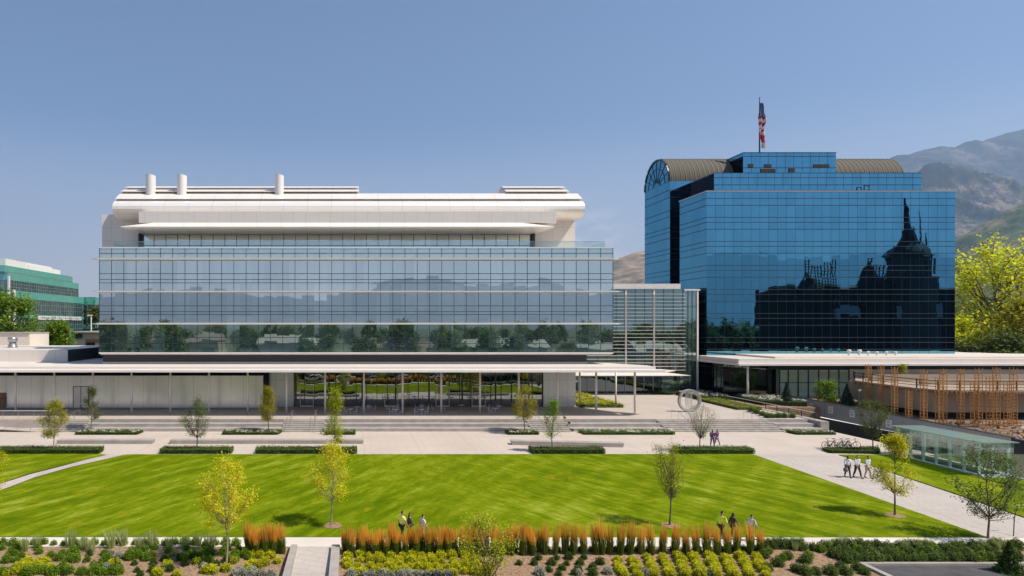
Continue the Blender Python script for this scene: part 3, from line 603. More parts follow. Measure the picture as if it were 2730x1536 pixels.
# ================================================================ RAMP WALL, GLASS SHELTER, BUILDING SITE
rw = T('retaining_wall', 'long grey concrete wall with white notices along the sunken ramp', 'wall', (63.9, 80, 0))
b = MB(); b.mesh([(63.8, 63.5, -.5), (64.1, 63.5, -.5), (64.1, 97, -.3), (63.8, 97, -.3), (63.8, 63.5, 1.26), (64.1, 63.5, 1.26), (64.1, 97, 1.85), (63.8, 97, 1.85)], [(3, 2, 1, 0), (4, 5, 6, 7), (0, 1, 5, 4), (1, 2, 6, 5), (2, 3, 7, 6), (3, 0, 4, 7)])
b.build('wall_panel', panel('grey_wall', (.33, .315, .30), 6.3, None, .5, w=.05, dark=.4, rough=.8, var=.12, axis='Y'), rw)
b = MB(); b.box(63.84, 64.1, 45, 97, -4, -.5); b.box(63.7, 64.2, 62, 63.5, -4, 1.2); b.build('base', M['dark'], rw)  # near-black trench wall; the trench's shade is put into its colour
b = MB(); b.mesh([(63.75, 63.4, 1.27), (64.15, 63.4, 1.27), (64.15, 97, 1.86), (63.75, 97, 1.86), (63.75, 63.4, 1.33), (64.15, 63.4, 1.33), (64.15, 97, 1.92), (63.75, 97, 1.92)], [(3, 2, 1, 0), (4, 5, 6, 7), (0, 1, 5, 4), (1, 2, 6, 5), (2, 3, 7, 6), (3, 0, 4, 7)]); b.build('coping', M['mull'], rw)
ink = plain('notice_ink', (.25, .25, .27), .8, 0, .1)
for i, (px, py, lab_) in enumerate(((2162, 1084.5, 'white notice on the grey ramp wall, farthest up the ramp'), (2214.5, 1093, 'white notice on the grey ramp wall, second from the far end'), (2272, 1103, 'white notice on the grey ramp wall, beside the dark leaved tree'), (2369.5, 1130, 'white notice on the grey ramp wall, just above the glass shelter'))):
    Y = 63.79 * F / (px - CX); z = PZ(py, Y); o = MB().box(63.765, 63.797, Y - .42, Y + .42, z - .45, z + .45).build('notice_sign', M['white']); tag(o, lab_, 'sign', 'notices on the ramp wall')
    b = MB()
    for dz, wd in ((.28, .2), (.16, .28), (-.05, .25), (-.16, .28), (-.27, .15)): b.box(63.755, 63.763, Y - wd, Y + wd, z + dz - .03, z + dz + .03)
    b.build('printed_lines', ink, o)
t = T('ramp_side_wall', 'pale concrete wall with black rail posts at the end of the steps', 'wall', (54.4, 80, 0))
MB().box(53.92, 54.88, 75.6, 97, -4, 1.06).build('wall_panel', M['conc'], t)
for k in range(9): MB().tube([(54.5, 77.4 + 2.3 * k, 1.05), (54.5, 77.4 + 2.3 * k, 1.85)], .05, 6).build('rail_post', M['black'], t)
MB().tube([(54.5, 77.4, 1.85), (54.5, 96, 1.85)], .045, 6).build('rail', M['white'], t)
MB().tube([(54.5, 77.4, 1.45), (54.5, 96, 1.45)], .03, 6).build('rail', M['black'], t)
t = T('bollard_light', 'grey post light standing behind the ramp wall beside the dark spruce', 'post light', (PX(2292, 87), 87, 1.0))
MB().lathe([(.13, 1.0), (.13, PZ(1039, 87) - .25), (.17, PZ(1039, 87) - .24), (.17, PZ(1039, 87))], (PX(2292, 87), 87, 0), 10).build('post', M['pier'], t, True)
# glass shelter
n = N('shelter_glass'); tr = n.n('BsdfTransparent'); tr.inputs[0].default_value = (.945, .97, .965, 1); gs = n.n('BsdfGlossy'); gs.inputs['Roughness'].default_value = .02; gs.inputs[0].default_value = (.7, .85, .82, 1)
M['shg'] = n.done(n.mixs(.13, tr.outputs[0], gs.outputs[0]))
n = N('frosted_roof_glass'); tr = n.n('BsdfTransparent'); tr.inputs[0].default_value = (.74, .86, .82, 1)
M['shroof'] = n.done(n.mixs(.45, tr.outputs[0], n.pr((.46, .58, .53), .15, 0, .6)))
M['shframe'] = plain('pale_green_frame', (.64, .73, .69), .3, 0, .05)
sh = T('glass_shelter', 'long pale green glass box shelter over the ramp stairs', 'shelter', (52.5, 57.5, 0))
sx0, sx1, sy0, sy1, sz = 51.15, 53.8, 53.4, 62.0, 2.6
MB().box(sx0 - .25, sx1 + .25, sy0 - .2, sy1 + .25, sz, sz + .07).build('roof_panel', M['shroof'], sh)
for a in ((sx0, sx0 + .02, sy0, sy1), (sx1 - .02, sx1, sy0, sy1), (sx0, sx1, sy0, sy0 + .02), (sx0, sx1, sy1 - .02, sy1)): MB().box(*a, -.5, sz - .05).build('glass_wall', M['shg'], sh)
for k in range(7):
    Y = sy0 + .35 + k * (sy1 - sy0 - .7) / 6; b = MB()
    b.box(sx0 + .03, sx0 + .25, Y - .06, Y + .06, -.5, sz - .01); b.box(sx1 - .25, sx1 - .03, Y - .06, Y + .06, -.5, sz - .01); b.box(sx0 + .21, sx1 - .21, Y - .034, Y + .034, sz - .22, sz - .012)
    b.build('portal_frame', M['shframe'], sh)
MB().box(sx0 - .05, sx1 + .05, sy0 - .05, sy1 + .05, -.9, -.02).build('base_kerb', M['shframe'], sh)
MB().box(sx0 + .4, sx0 + .46, sy0 + .5, sy1 - .5, .85, .93).build('handrail', M['steel'], sh)
MB().box(sx0 + .3, sx1 - .3, sy0 + .3, sy1 - .3, -.02, .0).build('floor', M['dark'], sh)
t = T('glass_balustrade', 'low glass balustrade continuing from the shelter towards the street', 'balustrade', (51.2, 50, -.5))
MB().box(51.1, 51.14, 47.5, 53.2, g(50) - .1, .45).build('glass_panel', M['shg'], t); MB().box(51.05, 51.19, 47.5, 53.2, .45, .5).build('rail', M['shframe'], t)
# site
b = MB(); b.face([(64.1, 45, 1.0), (120, 45, 1.0), (120, 99, 1.2), (64.1, 99, 1.2)]); struct('site_ground', b, plain('churned_soil', (.22, .145, .095), .95, 0, .6, .9, .1, .6))
b = MB(); b.box(69.8, 120, 40, 62, -1, .98); 
st = T('drum_building', 'low tan concrete pavilion raised on orange steel props', 'building', (72, 78, 1.2))
A_, B_, C_ = (68.2, 85.5), (68.3, 77.2), (96, 77)
MB().prism([A_, B_, C_, (96, 92), (69.5, 92)], 1.9, 4.37).build('tan_wall', M['tan'], st)
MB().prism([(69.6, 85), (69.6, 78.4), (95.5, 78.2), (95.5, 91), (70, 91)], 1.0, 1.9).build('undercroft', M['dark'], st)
edge = [(70.2, 92), (68.5, 89.6), (68.0, 86), (67.7, 82), (67.7, 78.8), (68.3, 76.6), (70.2, 75.9), (96, 75.4)]
MB().prism(edge + [(96, 93), (71, 93)], 4.4, 4.62).build('deck', M['tan'], st)
b = MB(); rnd = random.Random(5)
for (a, c) in zip(edge, edge[1:]):
    n_ = max(2, int(math.dist(a, c) / .35))
    for k in range(n_):
        x = a[0] + (c[0] - a[0]) * k / n_ - .1; y = a[1] + (c[1] - a[1]) * k / n_ - .15; s_ = rnd.uniform(.05, .16); b.box(x - s_, x + s_, y - s_, y + s_, 4.3 + rnd.uniform(-.15, .05), 4.42 + rnd.uniform(0, .14))
tag(b.build('broken_edge', M['brown'], st), None, None, None, 'stuff')
MB().box(72, 96, 83, 83.5, 4.62, 5.25).build('parapet', M['tan'], st); MB().box(69.5, 96, 88, 88.4, 4.62, 5.5).build('parapet', M['tan'], st)
rl = []
for (a, c) in zip(edge, edge[1:]):
    n_ = max(1, round(math.dist(a, c) / 2.2)); rl += [(a[0] + (c[0] - a[0]) * k / n_ + .12, a[1] + (c[1] - a[1]) * k / n_ + .12) for k in range(n_)]
for x, y in rl: MB().box(x - .05, x + .05, y - .05, y + .05, 4.62, 5.75).build('rail_post', M['black'], st)
for z in (4.95, 5.25, 5.65): MB().tube([(x, y, z) for x, y in rl], .035 if z < 5.5 else .05, 5).build('deck_rail', M['black'], st)
def lattice(px, Y, pt, pb, i):
    x = PX(px, Y); z1 = PZ(pt, Y); z0 = 1.1 if pb is None else max(1.0, PZ(pb, Y)); w = .21
    t = T('lattice_prop', None, 'steel prop', (x, Y, z0), 'orange steel props at the building site')
    for sx in (-w, w):
        for sy in (-w, w): MB().box(x + sx - .024, x + sx + .024, Y + sy - .024, Y + sy + .024, z0, z1).build('upright', M['orange'], t)
    b = MB(); z = z0 + .15; k = 0
    while z < z1 - .1:
        for sy in (-w, w):
            b.box(x - w, x + w, Y + sy - .02, Y + sy + .02, z, z + .035)
            s_ = -1 if k % 2 else 1; b.tube([(x - w * s_, Y + sy, z + .02), (x + w * s_, Y + sy, z + .34)], .012, 4, False)
        for sx in (-w, w): b.box(x + sx - .02, x + sx + .02, Y - w, Y + w, z, z + .035)
        z += .36; k += 1
    b.build('lacing', M['orange'], t); return t
LT = [(200, 86, 70, None, 'orange lattice prop at the left tip of the tan building'), (393, 83.5, 75, None, 'orange lattice prop second from the left tip of the tan building'), (600, 79.4, 105, 850, 'orange lattice prop where the wall top hides its foot, third from left'),
      (815, 76.9, 450, 900, 'short orange lattice prop standing below the deck edge'), (1045, 74.6, 140, 940, 'orange lattice prop just left of the tan wall corner'), (1280, 72.6, 270, 980, 'thick orange lattice prop in front of the tan wall corner'),
      (1345, 72.9, 140, 990, 'tall orange lattice prop right behind the thick corner one'), (1610, 71.9, 140, 1000, 'lone orange lattice prop right of the tan wall corner'), (1815, 71.6, 320, 990, 'shorter orange lattice prop of the pair above the glass shelter'),
      (1885, 72.4, 120, 1000, 'taller orange lattice prop of the pair above the glass shelter'), (2055, 70.8, 240, 1020, 'thick orange lattice prop nearest the end of the grey wall'), (2155, 72, 115, 1010, 'tallest orange lattice prop near the end of the grey wall'),
      (2325, 69.8, 345, 1030, 'orange lattice prop rising behind the end of the grey wall'), (2415, 72.1, 115, 1000, 'orange lattice prop farthest right in the picture')]
for i, (x, Y, t0, t1, lb_) in enumerate(LT):
    o = lattice(2280 + x * .1747, Y, 960 + t0 * .1747, None if t1 is None else 960 + t1 * .1747, i); o['label'] = lb_
b = MB(); rnd = random.Random(8)
for k in range(420):
    x, y = rnd.uniform(65, 84), rnd.uniform(60, 75); a = rnd.uniform(0, 6.28); l = rnd.uniform(.1, .5); b.k = rnd.choice((0, 0, 1, 2)); z = 1.05 + rnd.uniform(0, .1)
    b.tube([(x, y, z), (x + l * math.cos(a), y + l * math.sin(a), z + rnd.uniform(0, .3))], rnd.uniform(.03, .12), 4)
tag(b.build('rubble', [M['brown'], M['conc'], M['orange']]), 'scattered timber and rubble on the site floor below the props', 'rubble', None, 'stuff')
for i, (x0, x1, y, z, lb_) in enumerate(((76.5, 80, 68.5, 1.3, 'pale stack of boards on the site floor at the far right'), (71.5, 74, 70.2, 1.15, 'flat light panel lying on the site floor'))):
    o = MB().box(x0, x1, y, y + 1.3, 1.0, z).build('board_stack', M['conc']); bv = o.modifiers.new('b', 'BEVEL'); bv.width = .03; tag(o, lb_, 'boards')
# ================================================================ VEGETATION
def npmesh(name, V, Fa, mats, parent=None, mi=None):
    me = bpy.data.meshes.new(name); nv, nf, k = len(V), len(Fa), Fa.shape[1]
    me.vertices.add(nv); me.vertices.foreach_set('co', np.ascontiguousarray(V, dtype=np.float32).ravel())
    me.loops.add(nf * k); me.loops.foreach_set('vertex_index', Fa.astype(np.int32).ravel())
    me.polygons.add(nf); me.polygons.foreach_set('loop_start', (np.arange(nf) * k).astype(np.int32)); me.polygons.foreach_set('loop_total', np.full(nf, k, dtype=np.int32))
    for m in (mats if isinstance(mats, (list, tuple)) else [mats]): me.materials.append(m)
    if mi is not None: me.polygons.foreach_set('material_index', np.asarray(mi, dtype=np.int32))
    me.update(calc_edges=True); return link(bpy.data.objects.new(name, me), parent)
def leafquads(C, size, rng, up=.8, asp=.6):
    n = len(C); nrm = rng.normal(size=(n, 3)); nrm[:, 2] = np.abs(nrm[:, 2]) + up; nrm /= np.linalg.norm(nrm, axis=1)[:, None]
    t = rng.normal(size=(n, 3)); t -= nrm * (t * nrm).sum(1)[:, None]; t /= np.linalg.norm(t, axis=1)[:, None]; s = np.cross(nrm, t)
    sz = (size * rng.uniform(.6, 1.3, n))[:, None]
    V = np.stack([C - t * sz, C + s * sz * asp, C + t * sz, C - s * sz * asp], 1).reshape(-1, 3); return V, np.arange(4 * n).reshape(n, 4)
LM = {
 'yellow': leafmat('yellow_leaves', [(.46, .44, .004), (.68, .64, .010), (.88, .82, .04)], .5),
 'ygreen': leafmat('yellow_green_leaves', [(.22, .27, .006), (.36, .41, .010), (.52, .53, .02)], .48),
 'olive': leafmat('olive_leaves', [(.19, .20, .010), (.36, .35, .018), (.55, .47, .03)], .45),
 'green': leafmat('green_leaves', [(.075, .11, .02), (.12, .165, .03), (.19, .23, .06)], .4),
 'bright': leafmat('bright_leaves', [(.10, .19, .008), (.17, .29, .012), (.27, .38, .03)], .45),
 'dark': leafmat('dark_leaves', [(.045, .075, .014), (.085, .12, .022), (.15, .18, .035)], .4),
 'pale': leafmat('pale_leaves', [(.20, .22, .10), (.34, .35, .18), (.55, .54, .40)], .4),
 'hedge': leafmat('hedge_leaves', [(.05, .10, .014), (.10, .16, .02), (.19, .26, .035)], .35),
 'conif': leafmat('needle_leaves', [(.018, .036, .026), (.034, .06, .042), (.06, .095, .06)], .15),
 'box': leafmat('boxwood_leaves', [(.03, .065, .008), (.06, .11, .012), (.10, .17, .02)], .3),
 'ycover': leafmat('yellow_flower_heads', [(.44, .46, .006), (.62, .60, .010), (.78, .72, .02)], .4),
 'silver': leafmat('silver_leaves', [(.22, .24, .17), (.36, .37, .29), (.5, .49, .42)], .35),
 'blossom': leafmat('cream_blossom', [(.66, .64, .48), (.80, .77, .62), (.86, .84, .74)], .35),
 'plume': leafmat('orange_plumes', [(.62, .33, .035), (.82, .47, .06), (.92, .62, .14)], .55),
 'reed': leafmat('reed_blades', [(.09, .14, .012), (.17, .23, .02), (.29, .34, .05)], .45),
 'straw': leafmat('pale_grass', [(.32, .37, .10), (.48, .52, .18), (.62, .63, .3)], .45),
 'cotton': leafmat('cottonwood_leaves', [(.50, .58, .02), (.70, .74, .03), (.90, .82, .06)], .62),
 'mid': leafmat('mid_green_leaves', [(.06, .11, .016), (.11, .17, .028), (.2, .26, .05)], .4),
 'fargreen': leafmat('far_green_leaves', [(.12, .21, .008), (.2, .33, .012), (.32, .45, .03)], .5),
}
def tree(px, by, top, halfw, leaf, lab, seed, nl=2600, ls=.075, trunk=.3, form='oval', low=1.0, base=None, nlimb=34, bark='bark', spread=.2, name='young_tree', cat='tree', group=None, tr=.06, topbias=0):
    rng = np.random.default_rng(seed); rd = random.Random(seed); p = base if base is not None else PG(px, by); s = p.y / F
    h = (by - top) * s if base is None else top; nl = int(nl * (1.75 if base is None else 1)); ls = ls * (.74 if base is None else 1); w = 1.06 * halfw * s if base is None else halfw
    t = T(name, lab, cat, p, group); b = MB(); tp = []
    def ctr(z): return Vector((p.x + .06 * math.sin(z * 1.3 + seed), p.y + .06 * math.sin(z * 1.7 + seed * 2), p.z + z))
    b.tube([ctr(h * k / 8 * .78) - (Vector((0, 0, .1)) if k == 0 else Vector((0, 0, 0))) for k in range(9)], [tr * (1.25 if k == 0 else 1 - .1 * k) for k in range(9)], 7)
    def prof(u):                                   # u: 0 at crown bottom, 1 at top
        if form == 'oval': return math.sin(math.pi * min(1, .12 + u * .86)) ** .7
        if form == 'vase': return (.22 + .95 * u) * (1 if u < .78 else max(.12, (1 - u) / .22) ** .6)
        if form == 'tear': return max(.08, 1 - u) ** .6 * min(1, .35 + u * 3)
        return math.sqrt(max(.02, 1 - (2 * u - 1) ** 2))
    pts = []; wt = []
    for i in range(nlimb):
        u = rd.uniform(.0, 1.0) if i > 3 else rd.uniform(.8, 1); r = w * prof(u) * rd.uniform(.55, 1.08); a = i * 2.399 + rd.uniform(-.5, .5)
        zt_ = h * (trunk + (1 - trunk) * u); up_ = 1.6 if form in ('vase', 'tear', 'oval') else 1.0
        z0 = min(max(h * trunk * rd.uniform(.85, 1.05), zt_ - r * up_ - .1 * h), h * .74)
        P0 = ctr(z0); P3 = Vector((p.x + r * math.cos(a), p.y + r * math.sin(a), p.z + zt_)); P1 = P0.lerp(P3, .35) + Vector((math.cos(a), math.sin(a), -.3)) * .06 * h * rd.random(); P2 = P0.lerp(P3, .7) + Vector((rd.uniform(-1, 1), rd.uniform(-1, 1), rd.uniform(-.3, .6))) * .04 * h
        rr = tr * rd.uniform(.28, .45); b.tube([P0, P1, P2, P3], [rr, rr * .7, rr * .45, rr * .2], 4, False)
        dens = (low + (1 - low) * u) * (1 + topbias * (u - .5))
        for q in range(7):
            f = .3 + .7 * (q + rd.random()) / 7; Q = P1.lerp(P2, f * 2) if f < .5 else P2.lerp(P3, f * 2 - 1); pts.append(Q); wt.append(max(.02, dens) * (.4 + f) * rd.uniform(.3, 1.5))
            if q in (3, 5):
                d = Vector((rd.uniform(-1, 1), rd.uniform(-1, 1), rd.uniform(.1, 1))).normalized() * w * rd.uniform(.2, .42); b.tube([Q, Q + d], [rr * .35, rr * .12], 3, False); pts.append(Q + d * .8); wt.append(dens * rd.uniform(.4, 1.3))
    b.build('trunk', M[bark], t)
    P = np.array([tuple(q) for q in pts]); wt = np.array(wt); wt /= wt.sum(); idx = rng.choice(len(P), nl, p=wt)
    C = P[idx] + rng.normal(size=(nl, 3)) * spread * np.array([1, 1, .8]); C[:, 2] = np.maximum(C[:, 2], p.z + h * trunk * .9)
    V, Fa = leafquads(C - np.array(tuple(p)), ls, rng); npmesh('crown', V, Fa, LM[leaf], t); return t
TR = [ # px, base y, top y, half width, leaves, label, kw
 (145, 1204, 1068, 36, 'olive', 'olive leaved young tree growing from the leftmost hedge', dict(nl=4600, form='oval', trunk=.3)),
 (243, 1152, 1033, 36, 'green', 'loose dark green young tree in the flower bed by the narrow steps', dict(nl=2700, form='tear', trunk=.28, nlimb=26, low=.8, spread=.16)),
 (524, 1205, 1063, 36, 'green', 'grey green vase shaped young tree in the second hedge from the left', dict(nl=2800, form='oval', trunk=.28, low=.6, ls=.07)),
 (714, 1155, 1033, 29, 'olive', 'compact golden olive young tree left of the cafe steps', dict(nl=4000, form='tear', trunk=.3)),
 (893, 1203, 1042, 36, 'ygreen', 'bright lime young tree right of the cafe steps', dict(nl=4200, form='tear', trunk=.16, ls=.08)),
 (1398, 1156, 1031, 38, 'olive', 'rusty olive young tree at the end of the cafe terrace', dict(nl=3700, form='oval', trunk=.34)),
 (1473, 1206, 1066, 36, 'bright', 'young tree with green top and thin lower branches beside the askew bench', dict(nl=1900, form='tear', trunk=.3, low=.25)),
 (1868, 1207, 1078, 40, 'pale', 'sparse pale blossoming young tree beside the purple clad walkers', dict(nl=1700, form='vase', trunk=.33, nlimb=46, ls=.06)),
 (886, 1402, 1186, 56, 'yellow', 'bright yellow young tree in a mulch circle on the lawn, left of centre', dict(nl=2900, form='oval', trunk=.36, low=.8)),
 (1787, 1402, 1182, 54, 'ygreen', 'nearly bare upright young tree in a mulch circle on the lawn', dict(nl=1500, form='vase', trunk=.36, low=.18, nlimb=60, ls=.065, spread=.15)),
 (2385, 1375, 1158, 54, 'yellow', 'lemon yellow young tree at the lawn edge by the walkway', dict(nl=3700, form='tear', trunk=.3, low=.6)),
 (603, 1504, 1218, 64, 'yellow', 'tall yellow young tree rising from the planting bed', dict(nl=3500, form='oval', trunk=.36, spread=.16, nlimb=44)),
 (2634, 1437, 1196, 84, 'dark', 'dark green spreading tree beside the walkway at the right', dict(nl=3300, form='round', trunk=.24, nlimb=44, low=.8)),
 (2325, 1206, 1070, 43, 'dark', 'dark leaved young tree between the bicycles and the grey wall', dict(nl=2300, form='vase', trunk=.34, nlimb=44)),
 (-42, 1400, 1180, 60, 'yellow', 'yellow young tree just entering the picture on the left lawn', dict(nl=3200, form='oval', trunk=.3)),
 (1296, 1575, 1380, 84, 'ygreen', 'thin multi stemmed lime green tree low in the planting bed', dict(nl=1900, form='vase', trunk=.1, nlimb=52, low=.8, spread=.2)),
]
for i, (px, by, tp_, hw, lf, lb_, kw) in enumerate(TR):
    tree(px, by, tp_, hw, lf, lb_, 11 + i * 7, bark='barkpale' if px in (886, 603, 145, 243) else 'bark', group='young trees around the lawn', **kw)
for px, py, lb_ in ((887, 1403, 'round mulch patch under the bright yellow tree'), (1787, 1403, 'round mulch patch under the nearly bare tree'), (2385, 1376, 'round mulch patch under the lemon yellow tree at the walkway')):
    c = PG(px, py); b = MB(); n_ = 28
    for k in range(n_):
        a0, a1 = 2 * math.pi * k / n_, 2 * math.pi * (k + 1) / n_
        q = [(c.x + r * math.cos(a), c.y + r * math.sin(a) * 1.0, g(c.y + r * math.sin(a)) + z) for a, r, z in ((a0, .58, .05), (a1, .58, .05), (a1, .02, .09), (a0, .02, .09))]; b.face(q)
    tag(b.build('mulch_circle', M['mulch']), lb_, 'mulch bed', 'mulch circles around lawn trees')
def hedge(name, poly, h, leaf, lab, cat, group, seed, dens=330, ls=.05, flowers=0, z=None):
    rng = np.random.default_rng(seed); poly = [Vector(q) for q in poly]; c = sum(poly, Vector((0, 0))) / len(poly); z0 = g(c.y) if z is None else z
    t = T(name, lab, cat, (c.x, c.y, z0), group); inn = [(c + (q - c) * .965) for q in poly]
    MB().prism([(q.x, q.y) for q in inn], z0 - .05, z0 + h * .72).build('dark_core', M['hcore'], t)  # added solid core, near-black so the gaps between leaves read dark
    xs_ = [q.x for q in poly]; ys_ = [q.y for q in poly]; A = abs(sum(poly[i].x * poly[(i + 1) % len(poly)].y - poly[(i + 1) % len(poly)].x * poly[i].y for i in range(len(poly)))) / 2
    def inside(P):
        r = np.ones(len(P), bool)
        for i in range(len(poly)):
            a, d = poly[i], poly[(i + 1) % len(poly)]; r &= ((d.x - a.x) * (P[:, 1] - a.y) - (d.y - a.y) * (P[:, 0] - a.x)) >= 0
        return r
    m = int(A * dens * 2.5) + 200; P = np.stack([rng.uniform(min(xs_), max(xs_), m * 2), rng.uniform(min(ys_), max(ys_), m * 2)], 1); P = P[inside(P)][:int(A * dens) + 60]
    hh = h * (.78 + .3 * np.sin(P[:, 0] * 2.3 + seed) * np.sin(P[:, 1] * 3.1 + seed) * .5 + .22 * rng.random(len(P)))
    C = np.stack([P[:, 0] - c.x, P[:, 1] - c.y, hh * rng.uniform(.55, 1.05, len(P))], 1)
    E = []                                              # sides
    for i in range(len(poly)):
        a, d = poly[i], poly[(i + 1) % len(poly)]; k = int((d - a).length * h * dens * 1.6); s = rng.random(k); q = np.array(a)[None] + s[:, None] * (np.array(d) - np.array(a))[None]
        E.append(np.stack([q[:, 0] - c.x, q[:, 1] - c.y, rng.uniform(.02, h * .95, k)], 1))
    C = np.concatenate([C] + E) + rng.normal(size=(len(C) + sum(len(e) for e in E), 3)) * .04
    V, Fa = leafquads(C, ls, rng, .6); npmesh('leaves', V, Fa, LM[leaf], t)
    if flowers:
        k = int(A * flowers); cc = P[rng.integers(0, len(P), k)]; cl = []
        for q in cc: cl.append(np.array([q[0] - c.x, q[1] - c.y, h * 1.05]) + rng.normal(size=(16, 3)) * np.array([.11, .09, .06]))
        V, Fa = leafquads(np.concatenate(cl), .055, rng, .8, .9); npmesh('flower_clusters', V, Fa, LM['blossom' if leaf != 'ygreen' else 'ycover'], t)
    return t
M['hcore'] = plain('dark_hedge_core', (.02, .03, .01), .9, 0, .3, 5)  # near-black colour of the added filler cores inside the foliage
def Yb(py): return F * H / (py - HZ)
def hrect(x0, x1, xs0, xs1, y0, y1):                   # front edge px range, back edge px range
    return [(PX(x0, y0), y0), (PX(x1, y0), y0), (PX(xs1, y1), y1), (PX(xs0, y1), y1)]
G1 = 'clipped low hedges along the lawn edge'
for i, (q, lb_) in enumerate([((-30, 264, 5, 277), 'leftmost clipped hedge at the lawn edge, around the olive tree'), ((426, 616, 440, 622), 'clipped hedge at the lawn edge around the grey green tree'), ((682, 950, 688, 950), 'clipped hedge at the lawn edge behind the bright yellow tree'),
        ((1423, 1613, 1409, 1600), 'clipped hedge at the lawn edge beside the askew bench'), ((1800, 2012, 1795, 1990), 'clipped hedge at the lawn edge around the pale blossoming tree')]):
    hedge('hedge', hrect(q[0], q[1], q[2], q[3], 61.95, 63.7), .5, 'hedge', lb_, 'hedge', G1, 30 + i)
hedge('hedge', [PG(2193, 1201).xy, PG(2215, 1209).xy, PG(2345, 1211).xy, PG(2340, 1199).xy], .38, 'hedge', 'small hedge between the bicycles and the grass strip', 'hedge', G1, 37)
G2 = 'white flowering beds at the foot of the steps'
for i, (q, lb_) in enumerate([((200, 366, 220, 382), 'white flowering bed around the loose dark green tree'), ((593, 740, 600, 752), 'white flowering bed left of the cafe steps around the golden tree'), ((866, 946, 880, 946), 'small white flowering bed right of the cafe steps'),
        ((1356, 1437, 1347, 1425), 'small white flowering bed around the rusty olive tree'), ((1560, 1799, 1541, 1785), 'longest white flowering bed, left of the entrance steps'), ((2125, 2228, 2095, 2205), 'white flowering bed at the end of the ramp side wall')]):
    hedge('flower_bed', hrect(q[0], q[1], q[2], q[3], 72.7, 74.5), .34, 'hedge', lb_, 'flower bed', G2, 50 + i, flowers=3.0)
hedge('flower_bed', [(30.8, 88.2), (36.6, 88.2), (35.9, 105), (31.5, 105)], .55, 'ygreen', 'bed of yellow flowering shrubs beside the entrance pier', 'flower bed', None, 70, dens=60, flowers=4, z=TZ)
hedge('flower_bed', [(50.5, 86), (53.8, 86), (53.8, 97), (50.9, 97)], .5, 'ygreen', 'bed of low yellow green plants beside the ring sculpture', 'flower bed', None, 71, dens=90, z=TZ)
hedge('flower_bed', [(51.4, 97.4), (56, 97.4), (56, 105), (51.6, 105)], .7, 'hedge', 'bed of white flowering shrubs under the pavilion canopy', 'flower bed', None, 72, dens=60, flowers=2.6, z=TZ)
hedge('flower_bed', [(57.4, 92), (62.5, 90), (63.0, 99), (57.6, 99.5)], .8, 'hedge', 'white flowering shrubs in front of the green glass wall', 'flower bed', None, 73, dens=50, flowers=3, z=.95)
hedge('flower_bed', [(50.4, 104.5), (53, 106), (49, 107), (46.5, 106.8)], .4, 'hedge', 'dark low planting strip at the foot of the link building', 'flower bed', None, 74, dens=60, z=TZ)
b = MB(); b.box(54.9, 63.8, 89.5, 101.5, -.5, .93); struct('planting_soil', b, M['mulch'])
# shrub kinds, copied through the beds
PROT = {}
def shrub_proto(kind, leaf, r, h, n, ls, name, seed, top=None, core='hcore'):
    rng = np.random.default_rng(seed); d = rng.normal(size=(n, 3)); d[:, 2] = np.abs(d[:, 2]); d /= np.linalg.norm(d, axis=1)[:, None]
    rad = rng.uniform(.55, 1.05, n) * (1 + .16 * np.sin(d[:, 0] * 6 + seed) * np.cos(d[:, 1] * 5)); C = d * rad[:, None] * np.array([r, r, h]); C[:, 2] += .03
    V, Fa = leafquads(C, ls, rng, .5, .75); cz = C[:, 2] / h
    mats = [LM[leaf]] + ([LM[top]] if top else []); mi = ((cz > .45) & (rng.random(n) < .8)).astype(int) if top else np.zeros(n, int)
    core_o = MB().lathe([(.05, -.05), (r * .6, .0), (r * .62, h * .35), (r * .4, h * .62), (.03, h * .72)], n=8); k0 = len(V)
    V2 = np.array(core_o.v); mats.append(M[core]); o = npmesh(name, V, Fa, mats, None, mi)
    me2 = core_o.build('dark_core', M[core], o, local=True); return o  # added dark filler blob inside the leaf dome
def place(kind, pts, mk, lab, cat, group, seed, lo=.8, hi=1.2):
    rd = random.Random(seed)
    for px, py in pts:
        p = PG(px, py)
        if kind not in PROT: o = PROT[kind] = mk(); o.location = p; o.rotation_euler = (0, 0, rd.uniform(0, 6.28))
        else: o = copytree(PROT[kind], p, None, rd.uniform(0, 6.28), rd.uniform(lo, hi))
        if kind in ('reed', 'fgrass'): o.rotation_euler = (rd.uniform(-.09, .09), rd.uniform(-.09, .09), rd.uniform(0, 6.28)); o.scale.z *= rd.uniform(.88, 1.12)
        tag(o, lab, cat, group)
def jit(pts, s, seed):
    rd = random.Random(seed); return [(x + rd.uniform(-s, s), y + rd.uniform(-s * .4, s * .4)) for x, y in pts]
def crop(pts, ox, oy, s): return [(ox + x * s, oy + y * s) for x, y in pts]
